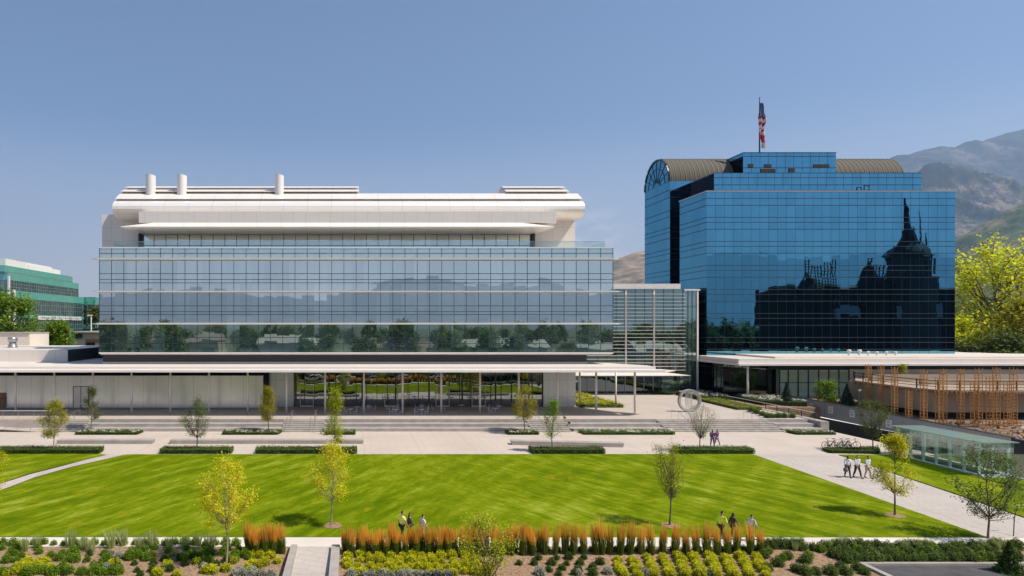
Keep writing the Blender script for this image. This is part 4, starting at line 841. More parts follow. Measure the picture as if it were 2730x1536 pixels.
def reed_proto(n, seed, name, blade, plume, h1, h2, spread=.2):
    rng = np.random.default_rng(seed)
    def strands(k, z0, z1, w, s0, s1):
        a = rng.uniform(0, 6.28, k); r = np.sqrt(rng.random(k)); bx = np.stack([np.cos(a) * r, np.sin(a) * r], 1); zz = z1 * rng.uniform(.74, 1.07, k); ang = rng.uniform(0, 3.14, k); dx = np.stack([np.cos(ang), np.sin(ang)], 1) * w
        P0 = bx * s0; P1 = bx * s1 * rng.uniform(.7, 1.2, k)[:, None]; f0 = z0 / z1
        A = np.concatenate([P0 + (P1 - P0) * f0 - dx * .8, np.full((k, 1), z0)], 1); B = np.concatenate([P0 + (P1 - P0) * f0 + dx * .8, np.full((k, 1), z0)], 1)
        Mx = P0 + (P1 - P0) * (f0 + 1) / 2; zm = (z0 + zz) / 2
        C = np.concatenate([P1 + dx * .25, zz[:, None]], 1); D = np.concatenate([P1 - dx * .25, zz[:, None]], 1)
        return np.stack([A, B, C, D], 1).reshape(-1, 3), np.arange(4 * k).reshape(k, 4)
    V, Fa = strands(n, 0, h1, .014, spread * .5, spread); o = npmesh(name, V, Fa, LM[blade])
    if plume:
        V, Fa = strands(int(n * .62), h1 * .8, h2, .013, spread * .5, spread * 1.1); npmesh('plumes', V, Fa, LM[plume], o)
    return o
GRS = 'feather reed grasses along the garden path'
cl6 = [(x, 1478) for x in (1455, 1480, 1505, 1532, 1559, 1585, 1603, 1624, 1653, 1679, 1708, 1737, 1766, 1796, 1828, 1856, 1884, 1914, 1938, 1968, 1997, 2026)]
place('reed', jit(cl6, 4, 3), lambda: reed_proto(210, 4, 'reed_grass', 'reed', 'plume', .95, 1.66, .25), 'single clump of feather reed grass with orange plumes in the spaced row', 'ornamental grass', GRS + ', spaced row', 3, .9, 1.1)
den = [(922 + 9.5 * k, 1472 + (k % 3) * 5) for k in range(55)]
place('reed', jit(den, 5, 4), None, 'clump of feather reed grass in the dense orange band right of the garden walk', 'ornamental grass', GRS + ', dense band', 4, .76, 1.0)
place('reed', jit([(662 + 9 * k, 1472 + (k % 3) * 5) for k in range(11)], 5, 5), None, 'clump of feather reed grass in the small group left of the garden walk', 'ornamental grass', GRS + ', small group', 5, .9, 1.05)
SV0 = lambda: shrub_proto('silver', 'silver', .28, .34, 900, .03, 'silver_shrub', 41)
YC = lambda: shrub_proto('ycover', 'ygreen', .30, .36, 1100, .028, 'flowering_shrub', 3, 'ycover')
rows = []
rd = random.Random(12)
for r_, (y0_, x0_, x1_, st_) in enumerate(((1487, 922, 1290, 30), (1501, 925, 1300, 29), (1516, 925, 1320, 29), (1531, 930, 1330, 30))):
    x = x0_ + rd.uniform(0, 12)
    while x < x1_: rows.append((x, y0_ + rd.uniform(-4, 4))); x += st_ * rd.uniform(.8, 1.2)
place('ycover', rows, YC, 'yellow flowering mound in the broad drift east of the garden walk', 'shrub', 'yellow mounds east of the garden walk', 6)
rows = [(1640 + 42 * k + 4 * q + rd.uniform(-4, 4), 1489 + 9.5 * q + rd.uniform(-2, 2)) for k in range(10) for q in range(6) if not (k < 2 and q == 0)]
place('ycover', rows, None, 'yellow flowering mound in the diagonal rows below the spaced reed grasses', 'shrub', 'yellow mounds in diagonal rows', 7)
yl = crop([(2080, 1280), (2215, 1260), (2290, 1180), (2420, 1240), (2540, 1220), (2450, 1290), (270, 1190), (290, 1230), (440, 1180), (350, 1240), (480, 1240), (230, 1260), (520, 1270)], 0, 1180, .2717) + crop([(30, 1100), (90, 1130), (160, 1120), (260, 1130), (330, 1180), (80, 1210), (200, 1200)], 650, 1180, .2717)
place('ycover', yl, None, 'yellow green mound in the bed west of the garden walk', 'shrub', 'yellow green mounds west of the garden walk', 8)
bx = crop([(1130, 1200), (1320, 1200), (1345, 1270), (1500, 1265), (1510, 1195), (1660, 1210), (1670, 1260), (1160, 1250), (1380, 1310), (1820, 1205), (2010, 1210), (2125, 1210), (1600, 1160), (1760, 1150), (1900, 1140), (640, 1300), (880, 1110)], 0, 1180, .2717)
BX = lambda: shrub_proto('box', 'box', .23, .32, 900, .024, 'boxwood_ball', 9)
rd9 = random.Random(77)
place('ycover', [(rd9.uniform(0, 560), rd9.uniform(1500, 1536)) for _ in range(26)], None, 'yellow green mound scattered in the western bark bed', 'shrub', 'yellow green mounds scattered in the western bed', 19, .7, 1.1)
place('silver', [(rd9.uniform(0, 600), rd9.uniform(1475, 1532)) for _ in range(8)], lambda: SV0(), 'pale silvery tuft scattered in the western bark bed', 'shrub', 'silvery tufts in the western bed', 23, .6, .9)
place('box', bx, BX, 'small round boxwood ball in the western bark bed', 'shrub', 'boxwood balls in the western bed', 9)
bx2 = crop([(475, 1100), (645, 1100), (765, 1095), (905, 1095), (435, 1150), (605, 1150), (745, 1155), (870, 1150), (575, 1215), (700, 1200), (850, 1215), (990, 1200), (1060, 1145), (295, 1150), (670, 1250), (820, 1245), (990, 1250)], 1300, 1180, .2834)
place('box', bx2, None, 'small round boxwood ball in the bark patch below the spaced reed grasses', 'shrub', 'boxwood balls in the eastern bark patch', 10)
GR_ = lambda: shrub_proto('gshrub', 'bright', .27, .38, 800, .03, 'green_shrub', 21)
gs_ = [(x, 1452 + rd.uniform(-2, 3)) for x in range(8, 640, 27)] + crop([(1050, 1160), (1260, 1100), (1300, 1120), (1440, 1150), (1620, 1150), (580, 1150), (620, 1200), (740, 1165), (920, 1210), (1000, 1230), (110, 1110), (1420, 1070), (160, 1170)], 0, 1180, .2717)
gs_ += [(rd9.uniform(0, 720), rd9.uniform(1462, 1500)) for _ in range(55)]
place('gshrub', gs_, GR_, 'small fresh green shrub in the western bark bed', 'shrub', 'small green shrubs in the western bed', 11, .7, 1.15)
place('gshrub', [(x + rd.uniform(-9, 9), 1531 + rd.uniform(-5, 4)) for x in range(0, 330, 21)], None, 'fresh green shrub at the bottom edge of the western bed', 'shrub', 'green shrubs along the bottom edge', 12, .9, 1.3)
FG = lambda: reed_proto(150, 31, 'fountain_grass', 'straw', None, .85, .85, .36)
place('fgrass', crop([(245, 1060), (360, 1030), (820, 1050), (900, 1070), (1090, 1030), (1365, 1045), (1500, 1030), (1665, 1035), (1810, 1030), (1940, 1010), (2060, 1040), (690, 1020), (1210, 1010)], 0, 1180, .2717), FG, 'pale arching fountain grass along the back of the western bed', 'ornamental grass', 'fountain grasses in the western bed', 13)
SV = lambda: shrub_proto('silver', 'silver', .28, .34, 900, .03, 'silver_shrub', 41)
place('silver', [(x + rd.uniform(-8, 8), 1538) for x in list(range(625, 740, 24)) + list(range(940, 1210, 25))] + [(1440, 1532), (1540, 1532), (1720, 1534), (1900, 1534), (1620, 1530), (640, 1528), (670, 1530)], SV, 'silvery lavender shrub at the bottom edge of the beds', 'shrub', 'silver shrubs along the bottom edge', 14)
DG = lambda: shrub_proto('dshrub', 'mid', .34, .48, 1200, .033, 'dark_shrub', 51)
place('dshrub', [(x + rd.uniform(-7, 7), 1462 + rd.uniform(-3, 4)) for x in range(2040, 2730, 25)] + [(x + rd.uniform(-7, 7), 1482 + rd.uniform(-4, 4)) for x in range(2215, 2730, 26)] + [(x + rd.uniform(-7, 7), 1497 + rd.uniform(-2, 2)) for x in range(2260, 2730, 25)], DG, 'mid green mounded shrub in the eastern bed above the parking kerb', 'shrub', 'mounded shrubs in the eastern bed', 15, .75, 1.15)
place('dshrub', crop([(130, 1080), (350, 1090), (520, 1130), (800, 1080), (900, 1110), (850, 1180), (430, 1210), (520, 1240), (760, 1240), (900, 1240), (1010, 1200), (620, 1240), (1080, 1240), (260, 1160), (160, 1200)], 2000, 1180, .2834), None, 'green shrub scattered in the bark left of the parking kerb', 'shrub', 'scattered shrubs left of the parking kerb', 16, .7, 1.1)
place('dshrub', [(1455 + 31 * k, 1470) for k in range(19)], None, 'dark low shrub between the spaced reed grasses', 'shrub', 'low shrubs between the reed grasses', 17, .55, .75)
place('dshrub', crop([(2010, 640), (2050, 640), (2110, 640), (2170, 640), (2250, 640), (1960, 620), (1900, 600), (1850, 585)], 1500, 940, .272), None, 'dark rounded shrub in the row along the ramp side wall', 'shrub', 'shrub row along the ramp side wall', 18, 1.1, 1.4)
place('fgrass', [(rd.uniform(2035, 2720), rd.uniform(1456, 1470)) for _ in range(16)], None, 'pale wispy grass among the mounded shrubs of the eastern bed', 'ornamental grass', 'wispy grasses in the eastern bed', 20, .55, .8)
place('gshrub', [(rd.uniform(2035, 2720), rd.uniform(1455, 1494)) for _ in range(24)], None, 'fresh green shrub among the mounded shrubs of the eastern bed', 'shrub', 'fresh green shrubs in the eastern bed', 22, .8, 1.2)
for o in list(COL.objects):
    if o.get('group') == 'shrub row along the ramp side wall':
        px_ = CX + o.location.x / o.location.y * F; py_2 = HZ + (H - o.location.z) / o.location.y * F; q = AT(px_, py_2, TZ); o.location = q
# conifers and far trees
def conifer(base, h, w, lab, seed, group=None, n=5200, ls=.12, leaf='conif', name='spruce_tree'):
    rng = np.random.default_rng(seed); t = T(name, lab, 'tree', base, group)
    MB().tube([base, base + Vector((0, 0, h * .9))], [w * .07, .02], 6).build('trunk', M['bark'], t)
    z = rng.random(n) ** 1.3; tier = (z * 11) % 1.0; a = rng.uniform(0, 6.28, n); r = w * (1 - z) * (.62 + .42 * (1 - tier)) * (1 + .13 * np.sin(a * 7 + np.floor(z * 11) * 2)) * rng.uniform(.55, 1.05, n)
    C = np.stack([np.cos(a) * r, np.sin(a) * r, h * (.05 + .95 * z) - r * .22], 1); C[:, 2] = np.maximum(C[:, 2], .05)
    V, Fa = leafquads(C, ls, rng, .2, .35); npmesh('needles', V, Fa, LM[leaf], t); return t
conifer(Vector((PX(2097, 92), 92, .93)), 3.2, 1.1, 'small dark spruce left of the round green tree', 81, 'trees in front of the green glass wall')
conifer(Vector((PX(2258, 89.2), 89.2, .95)), 3.2, 1.2, 'small dark spruce at the right end of the green glass wall', 82, 'trees in front of the green glass wall')
tree(0, 0, 3.3, 1.6, 'bright', 'round fresh green tree between the two small spruces', 83, nl=4200, ls=.1, trunk=.1, form='round', base=Vector((PX(2203, 92), 92, .93)), nlimb=40, spread=.3, name='round_tree', group='trees in front of the green glass wall')
tree(0, 0, 3.2, 1.1, 'olive', 'thin yellowish sapling behind the site deck railing', 84, nl=900, ls=.09, trunk=.3, form='tear', base=Vector((PX(2405, 96), 96, 3.2)), nlimb=16, spread=.2, name='sapling')
conifer(Vector((PX(2690, 34.3), 34.3, -.74)), 1.6, .72, 'dark bushy pine sapling on the parking kerb at the bottom right', 85, None, 2400, .09, 'box', 'pine_sapling')
def far_tree(px, Y, h, w, leaf, lab, seed, z=0, n=6500, ls=.4, form='round', trunk=.2, grp='trees beyond the buildings', tr=.4, nm='broadleaf_tree', spread=1.0, nlimb=46, low=1.0):
    return tree(0, 0, h, w, leaf, lab, seed, nl=n, ls=ls, trunk=trunk, form=form, base=Vector((PX(px, Y), Y, z)), nlimb=nlimb, spread=spread, name=nm, group=grp, tr=tr, low=low)
far_tree(2668, 142, 29, 13.5, 'cotton', 'large yellow green cottonwood towering right of the blue tower', 91, 0, 14000, .36, 'round', .12, tr=.6, nm='cottonwood_tree', spread=1.15, nlimb=90)
far_tree(2760, 128, 17, 8, 'olive', 'golden brown tree at the right edge below the cottonwood', 92, 0, 7000, .36, 'round', .1)
far_tree(2560, 138, 13, 5, 'cotton', 'lower yellow green tree tucked against the blue tower corner', 93, 0, 5000, .36, 'round', .1)
far_tree(2690, 124, 9.5, 6, 'dark', 'dark evergreen mass under the cottonwood', 94, 0, 5000, .36, 'round', .05)
far_tree(2590, 128, 8.5, 4, 'dark', 'dark evergreen clump beside the blue tower base', 95, 0, 4000, .33, 'round', .05)
far_tree(20, 150, 19.5, 7.0, 'fargreen', 'full green tree at the left edge in front of the teal building', 96, 0, 8000, .36, 'round', .15)
far_tree(152, 146, 12.8, 5.2, 'fargreen', 'rounded green tree in front of the teal building entrance', 97, 0, 7000, .34, 'tear', .1)
far_tree(258, 205, 18.5, 5, 'green', 'narrow dark green tree between the teal building and the glass building', 98, 0, 4000, .4, 'oval', .1)
# ================================================================ FAR LEFT BUILDINGS
M['teal'] = mirror_glass('teal_glass', (.42, .74, .66), (.12, .42, .35), (50, 1.6, 2.0), .02, .01, .3, .4, (.1, .34, .28), glossy=.4)
M['tealdark'] = mirror_glass('far_window', (.30, .42, .44), (.02, .045, .05), (50, 1.6, 2.0), .02, .01, .3, .7, (.14, .2, .2), glossy=.55)
M['tmul2'] = plain('pale_teal_metal', (.30, .42, .40), .4, .2, .05)
tb = T('teal_glass_building', 'stepped teal glass office building in the distance at the left', 'building', (-110, 225, 0))
def tier(X, ya, yb, zb, segs, back=-150):
    for (z0, z1, k) in segs:
        w = MB().box(back, X + (.08 if k == 't' else 0), ya - (.08 if k == 't' else 0), yb, z0, z1).build('spandrel' if k == 't' else 'window_band', M['teal' if k == 't' else 'tealdark'], tb)
        if k == 'w':
            b = MB(); y = ya
            while y < yb: b.box(X + .002, X + .06, y, y + .07, z0, z1); y += 1.6
            x = X
            while x > X - 20: b.box(x, x + .06, ya - .08, ya - .002, z0, z1); x -= 1.6
            for q in ((z0 * 2 + z1) / 3, (z0 + 2 * z1) / 3): b.box(X + .002, X + .07, ya, yb, q, q + .07)
            b.build('mullion', M['tmul2'], w)
tier(-105, 198, 246, 0, [(27.9, 28.3, 'w'), (28.3, 30.2, 't')])
tier(-104.4, 199, 250, 0, [(22.7, 25.8, 'w'), (25.8, 27.9, 't')])
tier(-103.6, 200.6, 253, 0, [(0, 7.5, 'w'), (7.5, 8.8, 't'), (8.8, 14.2, 'w'), (14.2, 15.4, 't'), (15.4, 20.3, 'w'), (20.3, 22.7, 't')])
tier(-99.5, 254, 280, 0, [(0, 10.5, 'w'), (10.5, 12.3, 't'), (12.3, 19.8, 'w'), (19.8, 22.9, 't')])
for y, X in ((200.4, -103.2), (199, -104.1)): MB().box(X - .3, X + .2, y - .4, y + .2, 0, 27 if X < -104 else 22.9).build('white_column', M['white'], tb)
MB().box(-125, -110, 208, 240, 30.2, 33.2).build('roof_plant', M['whitemetal'], tb); MB().box(-118, -109.5, 222, 246, 30.2, 32.6).build('roof_plant', M['white'], tb)
sg = MB().box(-103.5, -103.3, 216, 250, 13.9, 15.1).build('letter_strip', M['white'], tb); rd2 = random.Random(2); y = 216.6
while y < 249: l = rd2.uniform(.4, 1.3); MB().box(-103.29, -103.25, y, y + l, 14.1 + rd2.uniform(0, .3), 14.6 + rd2.uniform(0, .4)).build('letter', ink, sg); y += l + rd2.uniform(.2, .6)
wb = T('white_block', 'plain cream rooftop block at the far left', 'building', (-85, 130, 0))
MB().box(-110, PX(79, 126), 126, 134, 0, PZ(889, 126)).build('wall', plain('cream_wall', (.70, .62, .54), .8, 0, .04, .1), wb); MB().box(-110, PX(79.5, 125.9), 125.8, 134.2, PZ(889, 126), PZ(886.5, 126)).build('coping', M['conc'], wb)
sb = T('shop_building', 'low beige shop with orange brick panel between trees at the left', 'building', (PX(215, 165), 165, 0))
MB().box(PX(190, 165), PX(300, 165), 165, 185, 0, PZ(887, 165)).build('wall', M['offwhite'], sb); MB().box(PX(172, 164), PX(300, 164), 163.5, 186, PZ(887, 165), PZ(884, 165)).build('roof', M['conc'], sb)
MB().box(PX(228, 164.8), PX(290, 164.8), 164.7, 164.95, PZ(913, 165), PZ(904, 165)).build('brick_panel', M['orange'], sb); MB().box(PX(229, 164.8), PX(252, 164.8), 164.6, 164.9, 0, PZ(914, 165)).build('opening', M['dark'], sb); MB().box(PX(196, 164), PX(215, 164), 164.5, 164.9, PZ(902, 165), PZ(891, 165)).build('opening', M['dark'], sb)
for px, Y, pt, lb_ in ((117, 150, 882, 'tall white street lamp left of the rounded green tree'), (243, 170, 842, 'white lamp post beside the glass building corner')):
    t = T('street_lamp', lb_, 'street lamp', (PX(px, Y), Y, 0)); MB().tube([(PX(px, Y), Y, 0), (PX(px, Y), Y, PZ(pt, Y))], .14, 6).build('pole', M['white'], t); MB().box(PX(px, Y) - .9, PX(px, Y) + .3, Y - .2, Y + .2, PZ(pt, Y), PZ(pt, Y) + .25).build('lamp_head', M['white'], t)
# ================================================================ PEOPLE
def skin(name, joints, edges, m, parent, sub=1):
    """joints: list of (co, radius); one connected skinned surface"""
    me = bpy.data.meshes.new('tmp'); me.from_pydata([tuple(c) for c, r in joints], edges, []); o = bpy.data.objects.new('tmp', me); COL.objects.link(o)
    sm = o.modifiers.new('s', 'SKIN'); sm.use_smooth_shade = True
    for i, (c, r) in enumerate(joints):
        rr = r if isinstance(r, tuple) else (r, r); me.skin_vertices[0].data[i].radius = rr
    me.skin_vertices[0].data[0].use_root = True
    ss = o.modifiers.new('u', 'SUBSURF'); ss.levels = sub; ss.render_levels = sub
    dg = bpy.context.evaluated_depsgraph_get(); dg.update(); nm = bpy.data.meshes.new_from_object(o.evaluated_get(dg)); nm.name = name
    bpy.data.objects.remove(o); bpy.data.meshes.remove(me); nm.materials.clear(); nm.materials.append(m)
    nm.polygons.foreach_set('use_smooth', [True] * len(nm.polygons)); return link(bpy.data.objects.new(name, nm), parent)
SK = [plain('skin_light', (.55, .33, .24), .6, 0, .06), plain('skin_dark', (.16, .085, .055), .6, 0, .06), plain('skin_tan', (.42, .24, .16), .6, 0, .06)]
HAIR = plain('dark_hair', (.012, .010, .009), .6, 0, .2); HAIRB = plain('brown_hair', (.06, .032, .018), .6, 0, .2)
def cloth(name, c): return plain(name, c, .85, 0, .1, 6)
def person(base, head, lab, group, seed, shirt, pants, skin_m=SK[0], hair=HAIR, sleeves='short', shorts=False, h=1.75, stride=.42, longhair=False, lean=.03, bag=None, shoe=None):
    """head: direction faced (degrees, 0 = +X, -90 = towards the camera)"""
    t = T('person', lab, 'person', base, group); k = h / 1.75; ca, sa = math.cos(math.radians(head)), math.sin(math.radians(head))
    def L(f, s, z): return Vector(((f * ca - s * sa) * k, (f * sa + s * ca) * k, z * k))
    J = {}; sw = stride
    hipz = .93 - .06 * sw
    for s, d in ((1, 1), (-1, -1)):
        a = sw * d; fwd = d > 0
        hip = (0.0, .095 * s, hipz); kn = (.43 * math.sin(a * (1.0 if fwd else .75)) + (.04 if fwd else .03), .09 * s, hipz - .43 * math.cos(a * .9)); an = (kn[0] + .42 * math.sin(a * .75 - (0 if fwd else .18)), .085 * s, .085 if fwd else .12)
        J['h', s], J['k', s], J['a', s], J['t', s] = hip, kn, an, (an[0] + .17, .10 * s, .035 if fwd else .03)
        sh = (lean, .185 * s, 1.43); b_ = -a * .8; el_ = (lean + .28 * math.sin(b_), .235 * s, 1.43 - .28 * math.cos(b_)); wr = (el_[0] + .25 * math.sin(b_ + .35), .25 * s, el_[2] - .25 * math.cos(b_ + .35))
        J['s', s], J['e', s], J['w', s] = sh, el_, wr
    jt = [(L(0, 0, hipz + .04), (.14 * k, .10 * k)), (L(lean * .4, 0, 1.12), (.125 * k, .09 * k)), (L(lean * .8, 0, 1.32), (.155 * k, .10 * k)), (L(lean, 0, 1.45), (.085 * k, .07 * k)), (L(lean + .01, 0, 1.52), .054 * k), (L(lean + .03, 0, 1.60), (.070 * k, .078 * k)), (L(lean + .035, 0, 1.67), (.076 * k, .092 * k)), (L(lean + .02, 0, 1.735), (.05 * k, .06 * k))]
    ed = [(0, 1), (1, 2), (2, 3), (3, 4), (4, 5), (5, 6), (6, 7)]
    jt += [(L(lean + .125, 0, 1.635), .013 * k)]; ed += [(5, 8)]
    for s in (1, -1):
        jt += [(L(lean + .02, .088 * s, 1.645), .014 * k)]; ed += [(6, len(jt) - 1)]
    for s in (1, -1):
        i = len(jt); jt += [(L(*J['h', s]), .088 * k), (L(*[(p + q) / 2 for p, q in zip(J['h', s], J['k', s])]), .074 * k), (L(*J['k', s]), .055 * k), (L(*[.6 * p + .4 * q for p, q in zip(J['k', s], J['a', s])]), .054 * k), (L(*J['a', s]), .036 * k), (L(*J['t', s]), (.042 * k, .03 * k))]
        ed += [(0, i)] + [(i + q, i + q + 1) for q in range(5)]
        i = len(jt); w = J['w', s]; e = J['e', s]; dn = Vector(w) - Vector(e); dn.normalize(); pm = Vector(w) + dn * .075
        jt += [(L(*J['s', s]), .058 * k), (L(*e), .042 * k), (L(*w), .028 * k), (L(*pm), (.036 * k, .018 * k))]; ed += [(2, i), (i, i + 1), (i + 1, i + 2), (i + 2, i + 3)]
        for q, (off, ln) in enumerate(((-.03, .075), (-.01, .085), (.01, .08), (.028, .062))):
            j = len(jt); a1 = pm + dn * ln * .55 + Vector((off, 0, 0)); a2 = a1 + dn * ln * .4 + Vector((.012, -.012 * s, 0)); jt += [(L(*a1), .009 * k), (L(*a2), .008 * k)]; ed += [(i + 3, j), (j, j + 1)]
        j = len(jt); a1 = Vector(w) + dn * .045 + Vector((.045, -.01 * s, 0)); jt += [(L(*a1), .011 * k), (L(*(a1 + dn * .035 + Vector((.012, 0, 0)))), .009 * k)]; ed += [(i + 2, j), (j, j + 1)]
    skin('body', jt, ed, skin_m, t)
    # face marks: eyes and mouth
    b = MB(); b.k = 0
    for s in (.032, -.032): 
        c = L(lean + .118, s, 1.655) + base; b.box(c.x - .011, c.x + .011, c.y - .011, c.y + .011, c.z - .007, c.z + .007)
    c = L(lean + .112, 0, 1.585) + base; b.box(c.x - .012, c.x + .012, c.y - .02, c.y + .02, c.z - .005, c.z + .005); b.build('face', HAIR, t)
    # clothes
    jt = [(L(lean * .1, 0, .93), (.158 * k, .115 * k)), (L(lean * .4, 0, 1.12), (.148 * k, .11 * k)), (L(lean * .8, 0, 1.32), (.172 * k, .118 * k)), (L(lean, 0, 1.45), (.095 * k, .08 * k))]; ed = [(0, 1), (1, 2), (2, 3)]
    for s in (1, -1):
        i = len(jt); S_, E_, W_ = (Vector(J[q, s]) for q in 'sew'); jt += [(L(*S_), .075 * k)]; ed += [(2, i)]
        if sleeves == 'short': jt += [(L(*S_.lerp(E_, .75)), .068 * k)]; ed += [(i, i + 1)]
        else: jt += [(L(*E_), .06 * k), (L(*E_.lerp(W_, .95 if sleeves == 'long' else .4)), .05 * k)]; ed += [(i, i + 1), (i + 1, i + 2)]
    skin('shirt', jt, ed, shirt, t)
    jt = [(L(0, 0, hipz + .06), (.15 * k, .108 * k))]; ed = []
    for s in (1, -1):
        i = len(jt); H_, K_, A_ = (Vector(J[q, s]) for q in 'hka'); jt += [(L(*H_), .104 * k)]; ed += [(0, i)]
        if shorts: jt += [(L(*H_.lerp(K_, .9)), .092 * k)]; ed += [(i, i + 1)]
        else: jt += [(L(*K_), .074 * k), (L(*(K_.lerp(A_, .93))), .058 * k)]; ed += [(i, i + 1), (i + 1, i + 2)]
    skin('shorts' if shorts else 'trousers', jt, ed, pants, t)
    for s in (1, -1):
        A_, T_ = Vector(J['a', s]), Vector(J['t', s]); skin('shoe', [(L(A_.x - .03, A_.y, A_.z - .03), .05 * k), (L(A_.x + .05, A_.y, A_.z - .035), .048 * k), (L(T_.x + .02, T_.y, T_.z + .01), .036 * k)], [(0, 1), (1, 2)], shoe or HAIR, t)
    jt = [(L(lean - .03, 0, 1.62), (.07 * k, .06 * k)), (L(lean, 0, 1.70), (.085 * k, .085 * k)), (L(lean + .04, 0, 1.745), (.07 * k, .06 * k)), (L(lean + .09, 0, 1.73), .03 * k)]; ed = [(0, 1), (1, 2), (2, 3)]
    if longhair: jt += [(L(lean - .07, 0, 1.5), (.085 * k, .05 * k))]; ed += [(0, 4)]
    skin('hair', jt, ed, hair, t)
    if bag:
        w = L(*J['w', bag]) + base; o = MB().lathe([(.02, .0), (.13, -.05), (.17, -.22), (.13, -.36), (.04, -.38)], (w.x, w.y, w.z - .08), 8).build('carried_jacket', cloth('jacket_cloth', (.14, .13, .12)), None, True)
        tag(o, 'crumpled dark jacket carried in the hand of the walker in navy trousers', 'jacket')
    return t
WS = cloth('white_shirt', (.72, .71, .74)); NV = cloth('navy_cloth', (.02, .03, .07)); CH = cloth('charcoal_cloth', (.035, .032, .035)); BE = cloth('beige_cloth', (.50, .40, .33)); HV = cloth('lime_shirt', (.80, .95, .05)); HY = cloth('pale_lime_shirt', (.95, .95, .22)); DK = cloth('dark_grey_shirt', (.06, .052, .06)); BK = cloth('black_trousers', (.012, .012, .014)); KH = cloth('khaki_trousers', (.55, .43, .36))
n = N('purple_plaid'); w_ = n.n('TexChecker'); n.l(n.pos(), w_.inputs[0]); w_.inputs['Scale'].default_value = 14; w_.inputs[1].default_value = (.04, .01, .06, 1); w_.inputs[2].default_value = (.16, .06, .19, 1); PP = n.done(n.pr(w_.outputs[0], .85))
GT, GW1, GW2, GP_ = 'three men walking on the walkway', 'three walkers behind the dense reed grass', 'three walkers behind the spaced reed grass', 'two walkers in purple'
person(PG(2259, 1273), -97, 'man in white shirt and navy trousers, carrying a jacket', GT, 1, WS, NV, SK[1], sleeves='half', stride=.26, bag=-1)
person(PG(2285, 1274), -84, 'man in white shirt and charcoal trousers in the middle of the trio', GT, 2, WS, CH, SK[0], HAIRB, sleeves='half', stride=.36, h=1.8)
person(PG(2313, 1275), -75, 'man in white shirt and beige shorts, bare legged', GT, 3, WS, BE, SK[2], sleeves='half', shorts=True, stride=.22, h=1.8)
def at_path(px, Y): return Vector((PX(px, Y), Y, g(Y)))
person(at_path(1071, 38.6), 38, 'person in pale yellow T-shirt and black trousers behind the orange grass', GW1, 4, HY, BK, SK[2], sleeves='short', h=1.72, stride=.25)
person(at_path(1091, 38.8), 12, 'person in dark grey clothes and brimmed hair behind the orange grass', GW1, 5, DK, CH, SK[2], sleeves='long', h=1.57, longhair=True, stride=.3)
person(at_path(1126, 38.5), 28, 'person in white T-shirt and pale trousers behind the orange grass', GW1, 6, WS, KH, SK[0], sleeves='short', h=1.55, stride=.36)
person(at_path(1922, 38.6), 24, 'person in bright lime T-shirt striding along the garden path', GW2, 7, HV, BK, SK[2], sleeves='half', h=1.72, stride=.45, lean=.08)
person(at_path(1953, 38.8), 10, 'person in black clothes striding between lime and white shirted walkers', GW2, 8, DK, BK, SK[1], sleeves='long', h=1.56, longhair=True, stride=.42)
person(at_path(2003, 38.5), 20, 'person in white T-shirt and khaki trousers leading the spaced grass group', GW2, 9, WS, KH, SK[0], HAIRB, sleeves='half', h=1.55, stride=.48)
person(PG(1899, 1192), -100, 'walker in purple plaid on the left, nearest the blossoming tree', GP_, 10, PP, PP, SK[1], sleeves='half', h=1.72, stride=.38)
person(PG(1911, 1191), -75, 'walker in purple plaid on the right with a garment over the arm', GP_, 11, PP, cloth('lilac_trousers', (.30, .22, .30)), SK[2], sleeves='half', h=1.7, stride=.42)
